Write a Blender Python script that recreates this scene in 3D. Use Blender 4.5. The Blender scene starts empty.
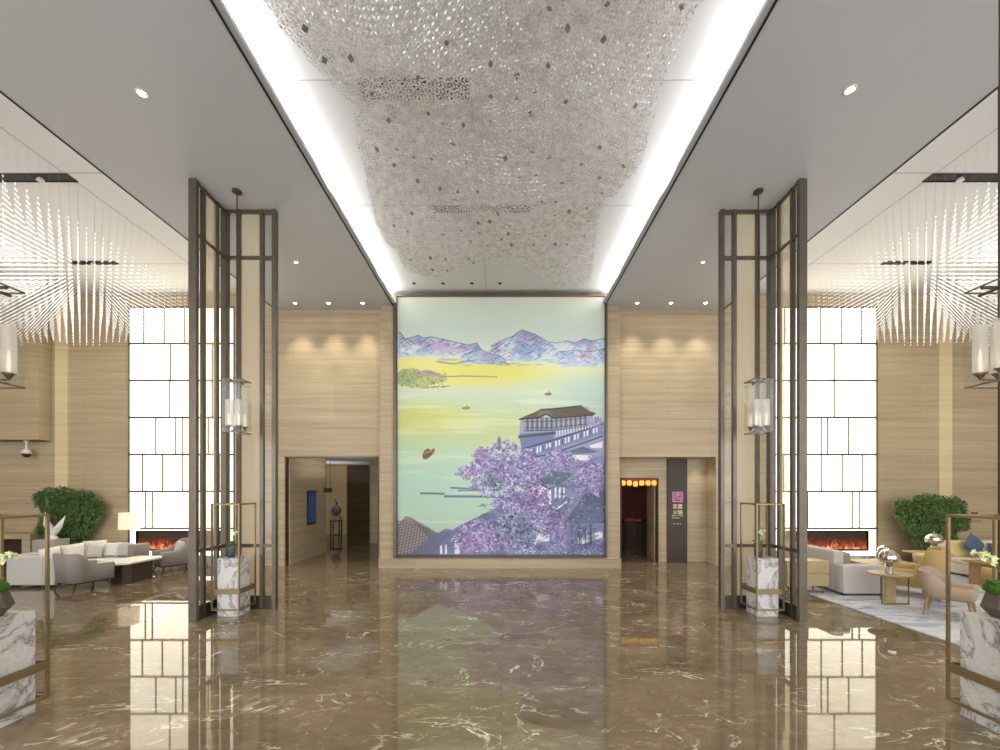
import bpy, bmesh, math, random
import numpy as np
from mathutils import Vector, Matrix, Euler
random.seed(7); RS = np.random.RandomState(11)
C = bpy.context.scene.collection
PI = math.pi
F, VX, HY, CH = 415.0, 502.0, 489.0, 2.2
LOW, UP, LNG = 7.33, 7.70, 7.79          # ceiling heights

# ------------------------------------------------------------------ materials
def srgb(r, g, b):
    f = lambda c: (c/255/12.92) if c/255 <= .04045 else ((c/255+.055)/1.055)**2.4
    return (f(r), f(g), f(b), 1)
MATS = {}
def newmat(name):
    m = bpy.data.materials.new(name); m.use_nodes = True
    nt = m.node_tree; b = nt.nodes['Principled BSDF']
    return m, nt, b
def N(nt, t, **kw):
    n = nt.nodes.new(t)
    for k, v in kw.items(): setattr(n, k, v)
    return n
def coords(nt, scale=(1,1,1), kind='Object', rot=(0,0,0)):
    tc = N(nt, 'ShaderNodeTexCoord'); mp = N(nt, 'ShaderNodeMapping')
    mp.inputs['Scale'].default_value = scale; mp.inputs['Rotation'].default_value = rot
    nt.links.new(tc.outputs[kind], mp.inputs[0]); return mp.outputs[0]
def ramp(nt, fac, stops):
    r = N(nt, 'ShaderNodeValToRGB'); e = r.color_ramp.elements
    while len(e) < len(stops): e.new(.5)
    for i, (p, c) in enumerate(stops): e[i].position = p; e[i].color = c
    nt.links.new(fac, r.inputs[0]); return r.outputs[0]
def noise(nt, vec, scale, detail=4, rough=.55, dist=0):
    n = N(nt, 'ShaderNodeTexNoise'); n.inputs['Scale'].default_value = scale
    n.inputs['Detail'].default_value = detail; n.inputs['Roughness'].default_value = rough
    n.inputs['Distortion'].default_value = dist
    nt.links.new(vec, n.inputs['Vector']); return n.outputs['Fac']
def mixc(nt, fac, a, b, mode='MIX'):
    m = N(nt, 'ShaderNodeMix', data_type='RGBA', blend_type=mode)
    for s, v in ((0, fac), (6, a), (7, b)):
        if isinstance(v, (tuple, float, int)): m.inputs[s].default_value = v
        else: nt.links.new(v, m.inputs[s])
    return m.outputs[2]
def mth(nt, op, a, b=None):
    m = N(nt, 'ShaderNodeMath', operation=op)
    for s, v in ((0, a), (1, b)):
        if v is None: continue
        if isinstance(v, (float, int)): m.inputs[s].default_value = v
        else: nt.links.new(v, m.inputs[s])
    return m.outputs[0]
def bump(nt, b, h, strength=.2, dist=.01):
    n = N(nt, 'ShaderNodeBump'); n.inputs['Strength'].default_value = strength
    n.inputs['Distance'].default_value = dist
    nt.links.new(h, n.inputs['Height']); nt.links.new(n.outputs[0], b.inputs['Normal'])

def simple(name, col, rough=.5, metal=0, var=.06, scale=30, bmp=0, emit=0, ecol=None):
    m, nt, b = newmat(name)
    v = coords(nt); n = noise(nt, v, scale)
    c2 = tuple(min(1, x*(1+var)) for x in col[:3])+(1,); c1 = tuple(x*(1-var) for x in col[:3])+(1,)
    nt.links.new(ramp(nt, n, [(.3, c1), (.7, c2)]), b.inputs['Base Color'])
    b.inputs['Roughness'].default_value = rough; b.inputs['Metallic'].default_value = metal
    if bmp: bump(nt, b, n, bmp, .004)
    if emit:
        b.inputs['Emission Color'].default_value = ecol or col; b.inputs['Emission Strength'].default_value = emit
    MATS[name] = m; return m

def make_marble_floor():
    m, nt, b = newmat('brown_marble')
    v = coords(nt)
    # per-slab shift of the pattern
    br = N(nt, 'ShaderNodeTexBrick'); br.offset = 0; br.inputs['Scale'].default_value = 1
    br.inputs['Brick Width'].default_value = 1.6; br.inputs['Row Height'].default_value = 1.6
    br.inputs['Mortar Size'].default_value = .003
    br.inputs['Color1'].default_value = (0,0,0,1); br.inputs['Color2'].default_value = (1,1,1,1)
    br.inputs['Mortar'].default_value = (.5,.5,.5,1)
    nt.links.new(v, br.inputs['Vector'])
    sh = N(nt, 'ShaderNodeVectorMath', operation='MULTIPLY_ADD')
    nt.links.new(br.outputs['Color'], sh.inputs[0]); sh.inputs[1].default_value = (3.1, 5.7, 0)
    st = N(nt, 'ShaderNodeMapping'); st.inputs['Scale'].default_value = (.75, 1.5, 1); st.inputs['Rotation'].default_value = (0,0,.35)
    nt.links.new(v, st.inputs[0]); nt.links.new(st.outputs[0], sh.inputs[2])
    w = sh.outputs[0]
    base = ramp(nt, noise(nt, w, .9, 7, .65, .8), [(.28, srgb(92,79,60)), (.5, srgb(117,101,79)), (.72, srgb(146,130,105))])
    fine = noise(nt, w, 7, 6, .7)
    base = mixc(nt, .35, base, ramp(nt, fine, [(.3, srgb(86,73,55)), (.7, srgb(150,134,110))]))
    def veins(sc, width, dist, lo, hi):
        n = noise(nt, w, sc, 5, .6, dist)
        d = mth(nt, 'ABSOLUTE', mth(nt, 'SUBTRACT', n, .5))
        l = N(nt, 'ShaderNodeMapRange'); l.inputs[1].default_value = 0; l.inputs[2].default_value = width
        l.inputs[3].default_value = 1; l.inputs[4].default_value = 0; nt.links.new(d, l.inputs[0])
        k = N(nt, 'ShaderNodeMapRange'); k.inputs[1].default_value = lo; k.inputs[2].default_value = hi
        nt.links.new(noise(nt, w, sc*1.7+.3, 3), k.inputs[0])
        return mth(nt, 'MULTIPLY', l.outputs[0], k.outputs[0])
    v1 = veins(.8, .010, 1.6, .46, .64); v2 = veins(2.4, .016, 1.2, .5, .66)
    c = mixc(nt, mth(nt, 'MULTIPLY', v2, .7), base, srgb(196,182,156))
    c = mixc(nt, v1, c, srgb(232,222,202))
    c = mixc(nt, mth(nt, 'MULTIPLY', br.outputs['Fac'], .45), c, srgb(70,56,42))
    nt.links.new(c, b.inputs['Base Color'])
    b.inputs['Roughness'].default_value = .03; b.inputs['Specular IOR Level'].default_value = .5
    b.inputs['IOR'].default_value = 1.5
    bump(nt, b, noise(nt, v, .9, 1, .3), .06, .012)
    MATS['floor'] = m
make_marble_floor()

def make_wood(name, a, bcol, rough=.4):
    m, nt, b = newmat(name)
    v = coords(nt, (.16, .16, 5))
    n1 = noise(nt, v, 1.6, 5, .6, .15); v2 = coords(nt, (.35, .35, 28)); n2 = noise(nt, v2, 1.5, 3)
    c = ramp(nt, n1, [(.3, a), (.7, bcol)])
    c = mixc(nt, .3, c, ramp(nt, n2, [(.3, a), (.7, bcol)]))
    br = N(nt, 'ShaderNodeTexBrick'); br.inputs['Scale'].default_value = 1
    br.inputs['Brick Width'].default_value = 2.4; br.inputs['Row Height'].default_value = 1.05
    br.inputs['Mortar Size'].default_value = .004; br.inputs['Mortar Smooth'].default_value = .1
    br.inputs['Color1'].default_value = (.88,.88,.88,1); br.inputs['Color2'].default_value = (1,1,1,1)
    br.inputs['Mortar'].default_value = (.72,.7,.66,1)
    vb = coords(nt, (1,1,1), rot=(PI/2,0,0)); nt.links.new(vb, br.inputs['Vector'])
    c = mixc(nt, .8, c, br.outputs['Color'], 'MULTIPLY')
    nt.links.new(c, b.inputs['Base Color']); b.inputs['Roughness'].default_value = rough
    MATS[name] = m
make_wood('travertine', srgb(172,153,121), srgb(210,192,160))
make_wood('travertine_light', srgb(226,203,158), srgb(242,224,184))  # paler travertine: brightness of the lit wall strips put into the colour
make_wood('wood_dark', srgb(98,78,54), srgb(124,100,72))
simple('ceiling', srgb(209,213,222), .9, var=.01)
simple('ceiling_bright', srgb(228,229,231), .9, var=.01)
simple('black', srgb(24,22,20), .5)
simple('seam', srgb(176,174,172), .8)
simple('bronze', srgb(114,105,94), .35, .7, .1, 5)
simple('bronze_dark', srgb(84,75,66), .35, .6)
simple('brass', srgb(150,131,98), .35, .7, .06, 6)
simple('gold_wood', srgb(182,164,122), .45, 0, .08, 8)
simple('chrome', srgb(215,208,200), .06, 1, .01)
simple('white', srgb(235,232,226), .45, var=.02)
simple('plaster_grey', srgb(176,168,158), .6)
simple('fabric_grey', srgb(150,144,137), .9, 0, .08, 120, .25)
simple('fabric_light', srgb(198,193,188), .9, 0, .05, 120, .25)
simple('fabric_white', srgb(232,228,221), .9, 0, .04, 90, .25)
simple('fabric_gold', srgb(184,156,100), .75, 0, .06, 60, .2)
simple('fabric_taupe', srgb(178,154,134), .85, 0, .05, 90, .2)
simple('fabric_cream', srgb(226,214,196), .9, 0, .04, 90, .2)
simple('fabric_yellow', srgb(222,202,140), .9, 0, .04, 90, .2)
simple('fabric_blue', srgb(78,96,122), .9, 0, .2, 60, .2)
simple('walnut', srgb(68,52,42), .6, 0, .15, 12)
simple('oak', srgb(150,122,86), .45, 0, .12, 12)
simple('pot_grey', srgb(84,86,92), .5)
simple('pot_brown', srgb(92,80,72), .6, 0, .1, 10)
simple('moss', srgb(62,104,26), .95, 0, .5, 60, .8)
simple('leaf', srgb(102,130,72), .5, 0, .45, 9)
simple('leaf_dark', srgb(98,126,72), .5, 0, .45, 9)
simple('petal', srgb(226,232,180), .7, 0, .1, 20)
simple('bark', srgb(96,74,52), .9, 0, .2, 20, .5)
simple('red_dark', srgb(100,60,52), .6, 0, .25, 4, 0, .06, srgb(110,36,30))
simple('lantern_yellow', srgb(240,206,110), .6, 0, .05, 10, 0, .6, srgb(255,196,90))
simple('lantern_red', srgb(200,30,20), .6, 0, .05, 10, 0, .35, srgb(210,30,20))
simple('sign_board', srgb(74,64,58), .5)
simple('sign_pink', srgb(206,150,190), .6, 0, .02, 10, 0, .2, srgb(222,140,196))
simple('sign_cream', srgb(220,206,172), .6, 0, .02, 10, 0, .25, srgb(226,210,170))
simple('screen_blue', srgb(50,66,104), .2, 0, .1, 2, 0, .15, srgb(60,90,150))
simple('led', (1,.97,.92,1), .5, 0, 0, 1, 0, 14, (1,.95,.88,1))
simple('bead', (1,.99,.98,1), .3, 0, 0, 1, 0, .6, (1,.98,.97,1))
simple('wire', srgb(150,150,152), .5)
simple('candle_glow', (1,.9,.75,1), .5, 0, 0, 1, 0, 1.0, (1,.85,.65,1))
simple('shade', srgb(240,228,204), .8, 0, .02, 40, 0, .45, srgb(250,232,200))
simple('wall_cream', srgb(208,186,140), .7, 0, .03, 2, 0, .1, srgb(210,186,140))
simple('mirror_dark', srgb(150,146,142), .3, .5, .1)
simple('red_mark', srgb(190,60,40), .6)
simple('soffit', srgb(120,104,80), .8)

def make_white_marble():
    m, nt, b = newmat('white_marble')
    v = coords(nt)
    n = noise(nt, v, 1.7, 7, .6, 1.1); d = mth(nt, 'ABSOLUTE', mth(nt, 'SUBTRACT', n, .5))
    l = ramp(nt, d, [(0, srgb(128,126,130)), (.012, srgb(190,187,187)), (.045, srgb(222,219,216))])
    n2 = noise(nt, v, 7, 6, .6, 1.2); d2 = mth(nt, 'ABSOLUTE', mth(nt, 'SUBTRACT', n2, .5))
    l2 = ramp(nt, d2, [(0, srgb(196,192,194)), (.015, (1,1,1,1))])
    nt.links.new(mixc(nt, .55, l, l2, 'MULTIPLY'), b.inputs['Base Color']); b.inputs['Roughness'].default_value = .15
    MATS['white_marble'] = m
make_white_marble()
def make_light_panel():
    m, nt, b = newmat('backlit_onyx')
    v = coords(nt); n = noise(nt, v, 1.2, 5, .6, .6)
    c = ramp(nt, n, [(.3, (1,.86,.62,1)), (.6, (1,.92,.74,1))])
    nt.links.new(c, b.inputs['Emission Color']); b.inputs['Emission Strength'].default_value = 3.2
    b.inputs['Base Color'].default_value = (.8,.76,.66,1); b.inputs['Roughness'].default_value = .3
    MATS['light_panel'] = m
make_light_panel()
def make_fire():
    m, nt, b = newmat('flames')
    v = coords(nt, (1,1,.55)); n = noise(nt, v, 13, 6, .7, .7)
    tc = N(nt, 'ShaderNodeTexCoord'); sp = N(nt, 'ShaderNodeSeparateXYZ'); nt.links.new(tc.outputs['Generated'], sp.inputs[0])
    f = mth(nt, 'SUBTRACT', n, mth(nt, 'MULTIPLY', sp.outputs[2], .34))
    c = ramp(nt, f, [(.2, srgb(70,26,14)), (.36, srgb(128,56,34)), (.5, srgb(214,120,72)), (.62, srgb(250,222,190))])
    nt.links.new(c, b.inputs['Emission Color']); b.inputs['Emission Strength'].default_value = .65
    nt.links.new(c, b.inputs['Base Color']); MATS['fire'] = m
make_fire()
def make_glass(name, tint, gloss=.12, diff=0., dcol=(1,1,1,1), emis=0):
    m = bpy.data.materials.new(name); m.use_nodes = True; nt = m.node_tree; nt.nodes.clear()
    out = N(nt, 'ShaderNodeOutputMaterial'); t = N(nt, 'ShaderNodeBsdfTransparent'); t.inputs[0].default_value = tint
    g = N(nt, 'ShaderNodeBsdfGlossy'); g.inputs['Roughness'].default_value = .03
    lw = N(nt, 'ShaderNodeLayerWeight'); lw.inputs[0].default_value = .5
    fa = mth(nt, 'ADD', mth(nt, 'MULTIPLY', mth(nt, 'POWER', lw.outputs['Facing'], 4.), .6), gloss*.25)
    a = N(nt, 'ShaderNodeMixShader'); nt.links.new(fa, a.inputs[0])
    nt.links.new(t.outputs[0], a.inputs[1]); nt.links.new(g.outputs[0], a.inputs[2])
    res = a.outputs[0]
    if diff:
        d = N(nt, 'ShaderNodeBsdfDiffuse'); d.inputs[0].default_value = dcol
        tl = N(nt, 'ShaderNodeBsdfTranslucent'); tl.inputs[0].default_value = dcol
        k = N(nt, 'ShaderNodeMixShader'); k.inputs[0].default_value = .5
        nt.links.new(d.outputs[0], k.inputs[1]); nt.links.new(tl.outputs[0], k.inputs[2])
        # fine woven streaks inside the laminated glass
        v = coords(nt, (1,1,.05)); n = noise(nt, v, 90, 2)
        mr = N(nt, 'ShaderNodeMapRange'); mr.inputs[3].default_value = diff-.06; mr.inputs[4].default_value = diff+.06
        nt.links.new(n, mr.inputs[0])
        b = N(nt, 'ShaderNodeMixShader'); nt.links.new(mr.outputs[0], b.inputs[0])
        nt.links.new(res, b.inputs[1]); nt.links.new(k.outputs[0], b.inputs[2]); res = b.outputs[0]
    nt.links.new(res, out.inputs[0]); MATS[name] = m
make_glass('clear_glass', (.94,.95,.95,1), .2)
make_glass('cream_glass', (.93,.86,.70,1), .12, .48, (.92,.84,.68,1))
make_glass('shade_glass', (.95,.93,.9,1), .25, .55, (.95,.92,.88,1))
def make_crystal():
    m, nt, b = newmat('crystal')
    v = coords(nt); n = noise(nt, v, 9, 2)
    nt.links.new(ramp(nt, n, [(.35, srgb(170,167,163)), (.65, srgb(232,230,226))]), b.inputs['Base Color'])
    b.inputs['Metallic'].default_value = .45; b.inputs['Roughness'].default_value = .3
    b.inputs['Emission Color'].default_value = (1,.97,.94,1); b.inputs['Emission Strength'].default_value = .1  # slight glow put into the crystal to lift its dark underside
    MATS['crystal'] = m
make_crystal()
def make_rug():
    m, nt, b = newmat('rug'); v = coords(nt, (.8, 2.0, 1))
    n = noise(nt, v, 1.3, 7, .7, .9)
    c = ramp(nt, n, [(.36, srgb(128,140,160)), (.45, srgb(176,182,194)), (.53, srgb(206,208,212)), (.7, srgb(222,220,216))])
    nt.links.new(c, b.inputs['Base Color']); b.inputs['Roughness'].default_value = .95
    bump(nt, b, noise(nt, v, 200, 2), .3, .003); MATS['rug'] = m
make_rug()

# ------------------------------------------------------------------ mesh helpers
class MB:
    def __init__(s): s.v = []; s.f = []
    def add(s, vs, fs):
        o = len(s.v); s.v += [tuple(p) for p in vs]; s.f += [tuple(i+o for i in f) for f in fs]; return s
    def box(s, x0, x1, y0, y1, z0, z1):
        if x0 == x1: return s.add([(x0,y0,z0),(x0,y1,z0),(x0,y1,z1),(x0,y0,z1)], [(0,1,2,3)])
        if y0 == y1: return s.add([(x0,y0,z0),(x1,y0,z0),(x1,y0,z1),(x0,y0,z1)], [(0,1,2,3)])
        vs = [(x, y, z) for z in (z0, z1) for y in (y0, y1) for x in (x0, x1)]
        return s.add(vs, [(0,2,3,1), (4,5,7,6), (0,1,5,4), (2,6,7,3), (0,4,6,2), (1,3,7,5)])
    def tube(s, pts, rad, n=8, cap=True):
        pts = [Vector(p) for p in pts]; rs = rad if isinstance(rad, (list, tuple)) else [rad]*len(pts)
        vs = []; fs = []
        for i, p in enumerate(pts):
            d = (pts[min(i+1, len(pts)-1)]-pts[max(i-1, 0)]).normalized()
            a = d.orthogonal().normalized() if abs(d.z) < .99 else Vector((1,0,0)); a = (a-d*a.dot(d)).normalized(); b = d.cross(a)
            if i == 0: a0 = a
            else:
                a0 = (a0-d*a0.dot(d)).normalized(); a = a0; b = d.cross(a)
            for k in range(n):
                t = 2*PI*k/n; vs.append(p+(a*math.cos(t)+b*math.sin(t))*rs[i])
        for i in range(len(pts)-1):
            for k in range(n):
                fs.append((i*n+k, i*n+(k+1) % n, (i+1)*n+(k+1) % n, (i+1)*n+k))
        if cap: fs.append(tuple(range(n))[::-1]); fs.append(tuple((len(pts)-1)*n+k for k in range(n)))
        return s.add(vs, fs)
    def lathe(s, prof, cx=0, cy=0, n=24):
        vs = [(cx+r*math.cos(2*PI*k/n), cy+r*math.sin(2*PI*k/n), z) for r, z in prof for k in range(n)]
        fs = [(i*n+k, i*n+(k+1) % n, (i+1)*n+(k+1) % n, (i+1)*n+k) for i in range(len(prof)-1) for k in range(n)]
        if prof[0][0] > 1e-4: fs.append(tuple(range(n))[::-1])
        if prof[-1][0] > 1e-4: fs.append(tuple((len(prof)-1)*n+k for k in range(n)))
        return s.add(vs, fs)
    def prism(s, poly, z0, z1):
        n = len(poly); vs = [(x, y, z0) for x, y in poly]+[(x, y, z1) for x, y in poly]
        return s.add(vs, [tuple(range(n))[::-1], tuple(range(n, 2*n))]+[(i, (i+1) % n, n+(i+1) % n, n+i) for i in range(n)])
    def build(s, name, mat, parent=None, smooth=False, bev=0, loc=None):
        me = bpy.data.meshes.new(name); me.from_pydata(s.v, [], s.f); me.materials.append(MATS[mat]); me.validate()
        o = bpy.data.objects.new(name, me); C.objects.link(o)
        if smooth: me.polygons.foreach_set('use_smooth', [True]*len(me.polygons))
        if bev:
            bm = bmesh.new(); bm.from_mesh(me); bmesh.ops.remove_doubles(bm, verts=bm.verts, dist=1e-5)
            es = [e for e in bm.edges if len(e.link_faces) == 2 and e.calc_face_angle(0) > .5]
            bmesh.ops.bevel(bm, geom=es, offset=bev, segments=3, affect='EDGES', profile=.6, clamp_overlap=True)
            bm.to_mesh(me); bm.free(); me.polygons.foreach_set('use_smooth', [True]*len(me.polygons))
        if parent: o.parent = parent
        if loc: o.location = loc
        return o
def tag(o, label, cat, group=None, kind=None):
    o['label'] = label; o['category'] = cat
    if group: o['group'] = group
    if kind: o['kind'] = kind
    return o
def thing(name, label, cat, loc=(0,0,0), rz=0, group=None):
    o = bpy.data.objects.new(name, None); C.objects.link(o); o.location = loc; o.rotation_euler = (0,0,rz)
    o.empty_display_size = .1
    return tag(o, label, cat, group)
def struct(name, mb, mat, **k):
    o = mb.build(name, mat, **k); o['kind'] = 'structure'; return o
def dup(root, loc, rz=None, label=None):
    def cp(o, parent):
        c = o.copy(); C.objects.link(c)
        if parent: c.parent = parent
        for ch in [x for x in bpy.data.objects if x.parent == o and x is not c]: cp(ch, c)
        return c
    kids = {}
    r = cp(root, None); r.location = loc
    if rz is not None: r.rotation_euler = (0,0,rz)
    if label: r['label'] = label
    return r
def P(x, y, Y): return Vector(((x-VX)*Y/F, Y, CH+(HY-y)*Y/F))
def sstep(a, b, t):
    t = max(0, min(1, (t-a)/(b-a))); return t*t*(3-2*t)

# ------------------------------------------------------------------ room shell
W = 16.0; YB = 11.9; YR = -7.0
struct('floor', MB().box(-W, W, YR, 21.5, -.1, 0), 'floor')
wb = MB()
wb.box(-W, -10.70, YB, YB+.15, 0, LNG)
wb.box(-10.70, -7.68, YB+.1, YB+.15, 0, LNG); wb.box(-10.70, -7.68, YB, YB+.1, 7.41, LNG)
wb.box(-7.68, -6.20, YB, YB+.15, 0, LNG)
wb.box(-6.20, -3.55, YB, YB+.15, 3.12, LNG)
wb.box(-3.55, -3.42, YB, YB+.15, 0, LNG)
wb.box(-3.42, 3.30, 11.62, 12.05, 0, UP)
wb.box(3.30, 6.13, YB, YB+.6, 3.12, LNG)
wb.box(6.13, 7.73, YB, YB+.15, 0, LNG)
wb.box(7.73, 10.75, YB+.1, YB+.15, 0, LNG); wb.box(7.73, 10.75, YB, YB+.1, 7.41, LNG)
wb.box(10.75, W, YB, YB+.15, 0, LNG)
# recess on the right: back wall around the restaurant door, side return
wb.box(4.70, 6.3, 12.5, 12.6, 0, 3.2); wb.box(3.3, 4.70, 12.5, 12.6, 2.53, 3.2); wb.box(3.3, 3.56, 12.5, 12.6, 0, 3.2)
wb.box(6.15, 6.3, 12.05, 12.5, 0, 3.2)
struct('wall_back', wb, 'travertine')
struct('wall_left', MB().box(-W-.1, -W, YR, YB, 0, LNG), 'travertine')
struct('wall_right', MB().box(W, W+.1, YR, YB, 0, LNG), 'travertine')
struct('trim_1', MB().box(-12.78, -12.42, YB-.04, YB, 0, LNG), 'travertine_light')  # strip of lit wall, modelled as a paler raised band
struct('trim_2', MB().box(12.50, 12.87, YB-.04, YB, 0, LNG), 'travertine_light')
struct('wall_bulkhead', MB().box(-15.95, -12.90, 11.56, YB-.005, 3.58, LNG-.01), 'travertine')
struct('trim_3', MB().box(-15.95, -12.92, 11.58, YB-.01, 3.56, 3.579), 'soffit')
struct('trim_4', MB().box(6.33, 6.40, 5.28, 5.30, 0, LOW), 'bronze_dark')
# ceilings
struct('ceiling', MB().box(-6.47, -3.05, YR, YB, LOW, LOW+.05).box(-3.05, -2.97, YR, 11.62, LOW+.02, LOW+.07), 'ceiling')
struct('ceiling.001', MB().box(2.88, 6.33, YR, YB, LOW, LOW+.05).box(2.80, 2.88, YR, 11.62, LOW+.02, LOW+.07), 'ceiling')
struct('ceiling_coffer', MB().box(-3.7, 3.55, YR, 12.0, UP, UP+.05).box(-3.72, -3.68, YR, 11.9, LOW+.05, UP).box(3.53, 3.57, YR, 11.9, LOW+.05, UP), 'ceiling_bright')
struct('ceiling_left', MB().box(-W, -5.9, YR, YB, LNG, LNG+.05).box(-5.92, -5.88, YR, YB, LOW+.05, LNG), 'ceiling_bright')
struct('ceiling_right', MB().box(5.76, W, YR, YB, LNG, LNG+.05).box(5.74, 5.78, YR, YB, LOW+.05, LNG), 'ceiling_bright')
e = .022
for i, x in enumerate((-6.47, -3.05, 2.88, 6.33)):
    struct('trim_%d' % (5+i), MB().box(x-e*.6, x+e*.6, YR, YB-.02 if abs(x) > 5 else 11.6, LOW-.012, LOW), 'black')
# ceiling seams
sm = MB()
for x in (-7.75, 7.68): sm.box(x-.006, x+.006, YR, YB, LNG-.004, LNG)
for y in (4.3, 7.34, 10.3):
    sm.box(-15, -6.9, y-.006, y+.006, LNG-.004, LNG); sm.box(6.8, 15, y-.006, y+.006, LNG-.004, LNG)
for y in (5.58, 8.04): sm.box(-2.9, 2.75, y-.005, y+.005, UP-.004, UP)
sm.box(-.43, -.42, YR, 11.6, UP-.004, UP)
struct('trim_9', sm, 'seam')
# dark slots
for x0, x1, y0, y1, z, lab, nm in (
    (-12.5, -7.70, 7.36, 7.53, LNG, 'long black recessed slot in left lounge ceiling, nearer of two', 1),
    (-10.65, -9.5, 10.18, 10.3, LNG, 'short black recessed slot in left lounge ceiling near back wall', 1),
    (7.63, 12.5, 7.36, 7.53, LNG, 'long black recessed slot in right lounge ceiling, nearer of two', 1),
    (9.4, 10.6, 10.18, 10.3, LNG, 'short black recessed slot in right lounge ceiling near back wall', 1),
    (-1.95, -.45, 5.55, 5.85, UP, 'black ceiling grille above the crystal net, nearer of two', 2),
    (-1.35, .56, 8.05, 8.25, UP, 'black ceiling grille above the crystal net, nearer the mural', 2)):
    t = thing('ceiling_slot' if nm == 1 else 'ceiling_grille', lab, 'ceiling slot', ((x0+x1)/2, (y0+y1)/2, z), 0, 'dark slots in the ceilings')
    w, d = (x1-x0)/2, (y1-y0)/2
    MB().box(-w, w, -d, d, -.008, 0).build('recess', 'black', t)
    b = MB()
    if nm == 2:
        k = int(w*2/.09)
        for i in range(k): b.box(-w+.09*i, -w+.09*i+.02, -d, d, -.02, -.008)
        b.build('slat', 'bronze_dark', t)['kind'] = 'stuff'
    else:
        b.box(-w, w, -d-.01, -d, -.02, 0).box(-w, w, d, d+.01, -.02, 0).build('edge_trim', 'black', t)
        for sx in (.12, .88) if w > 1 else (.5,):
            MB().lathe([(.03, 0), (.055, -.05), (.06, -.07), (.03, -.06)], -w+2*w*sx, 0, 12).build('spotlight', 'white', t, True)

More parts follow.
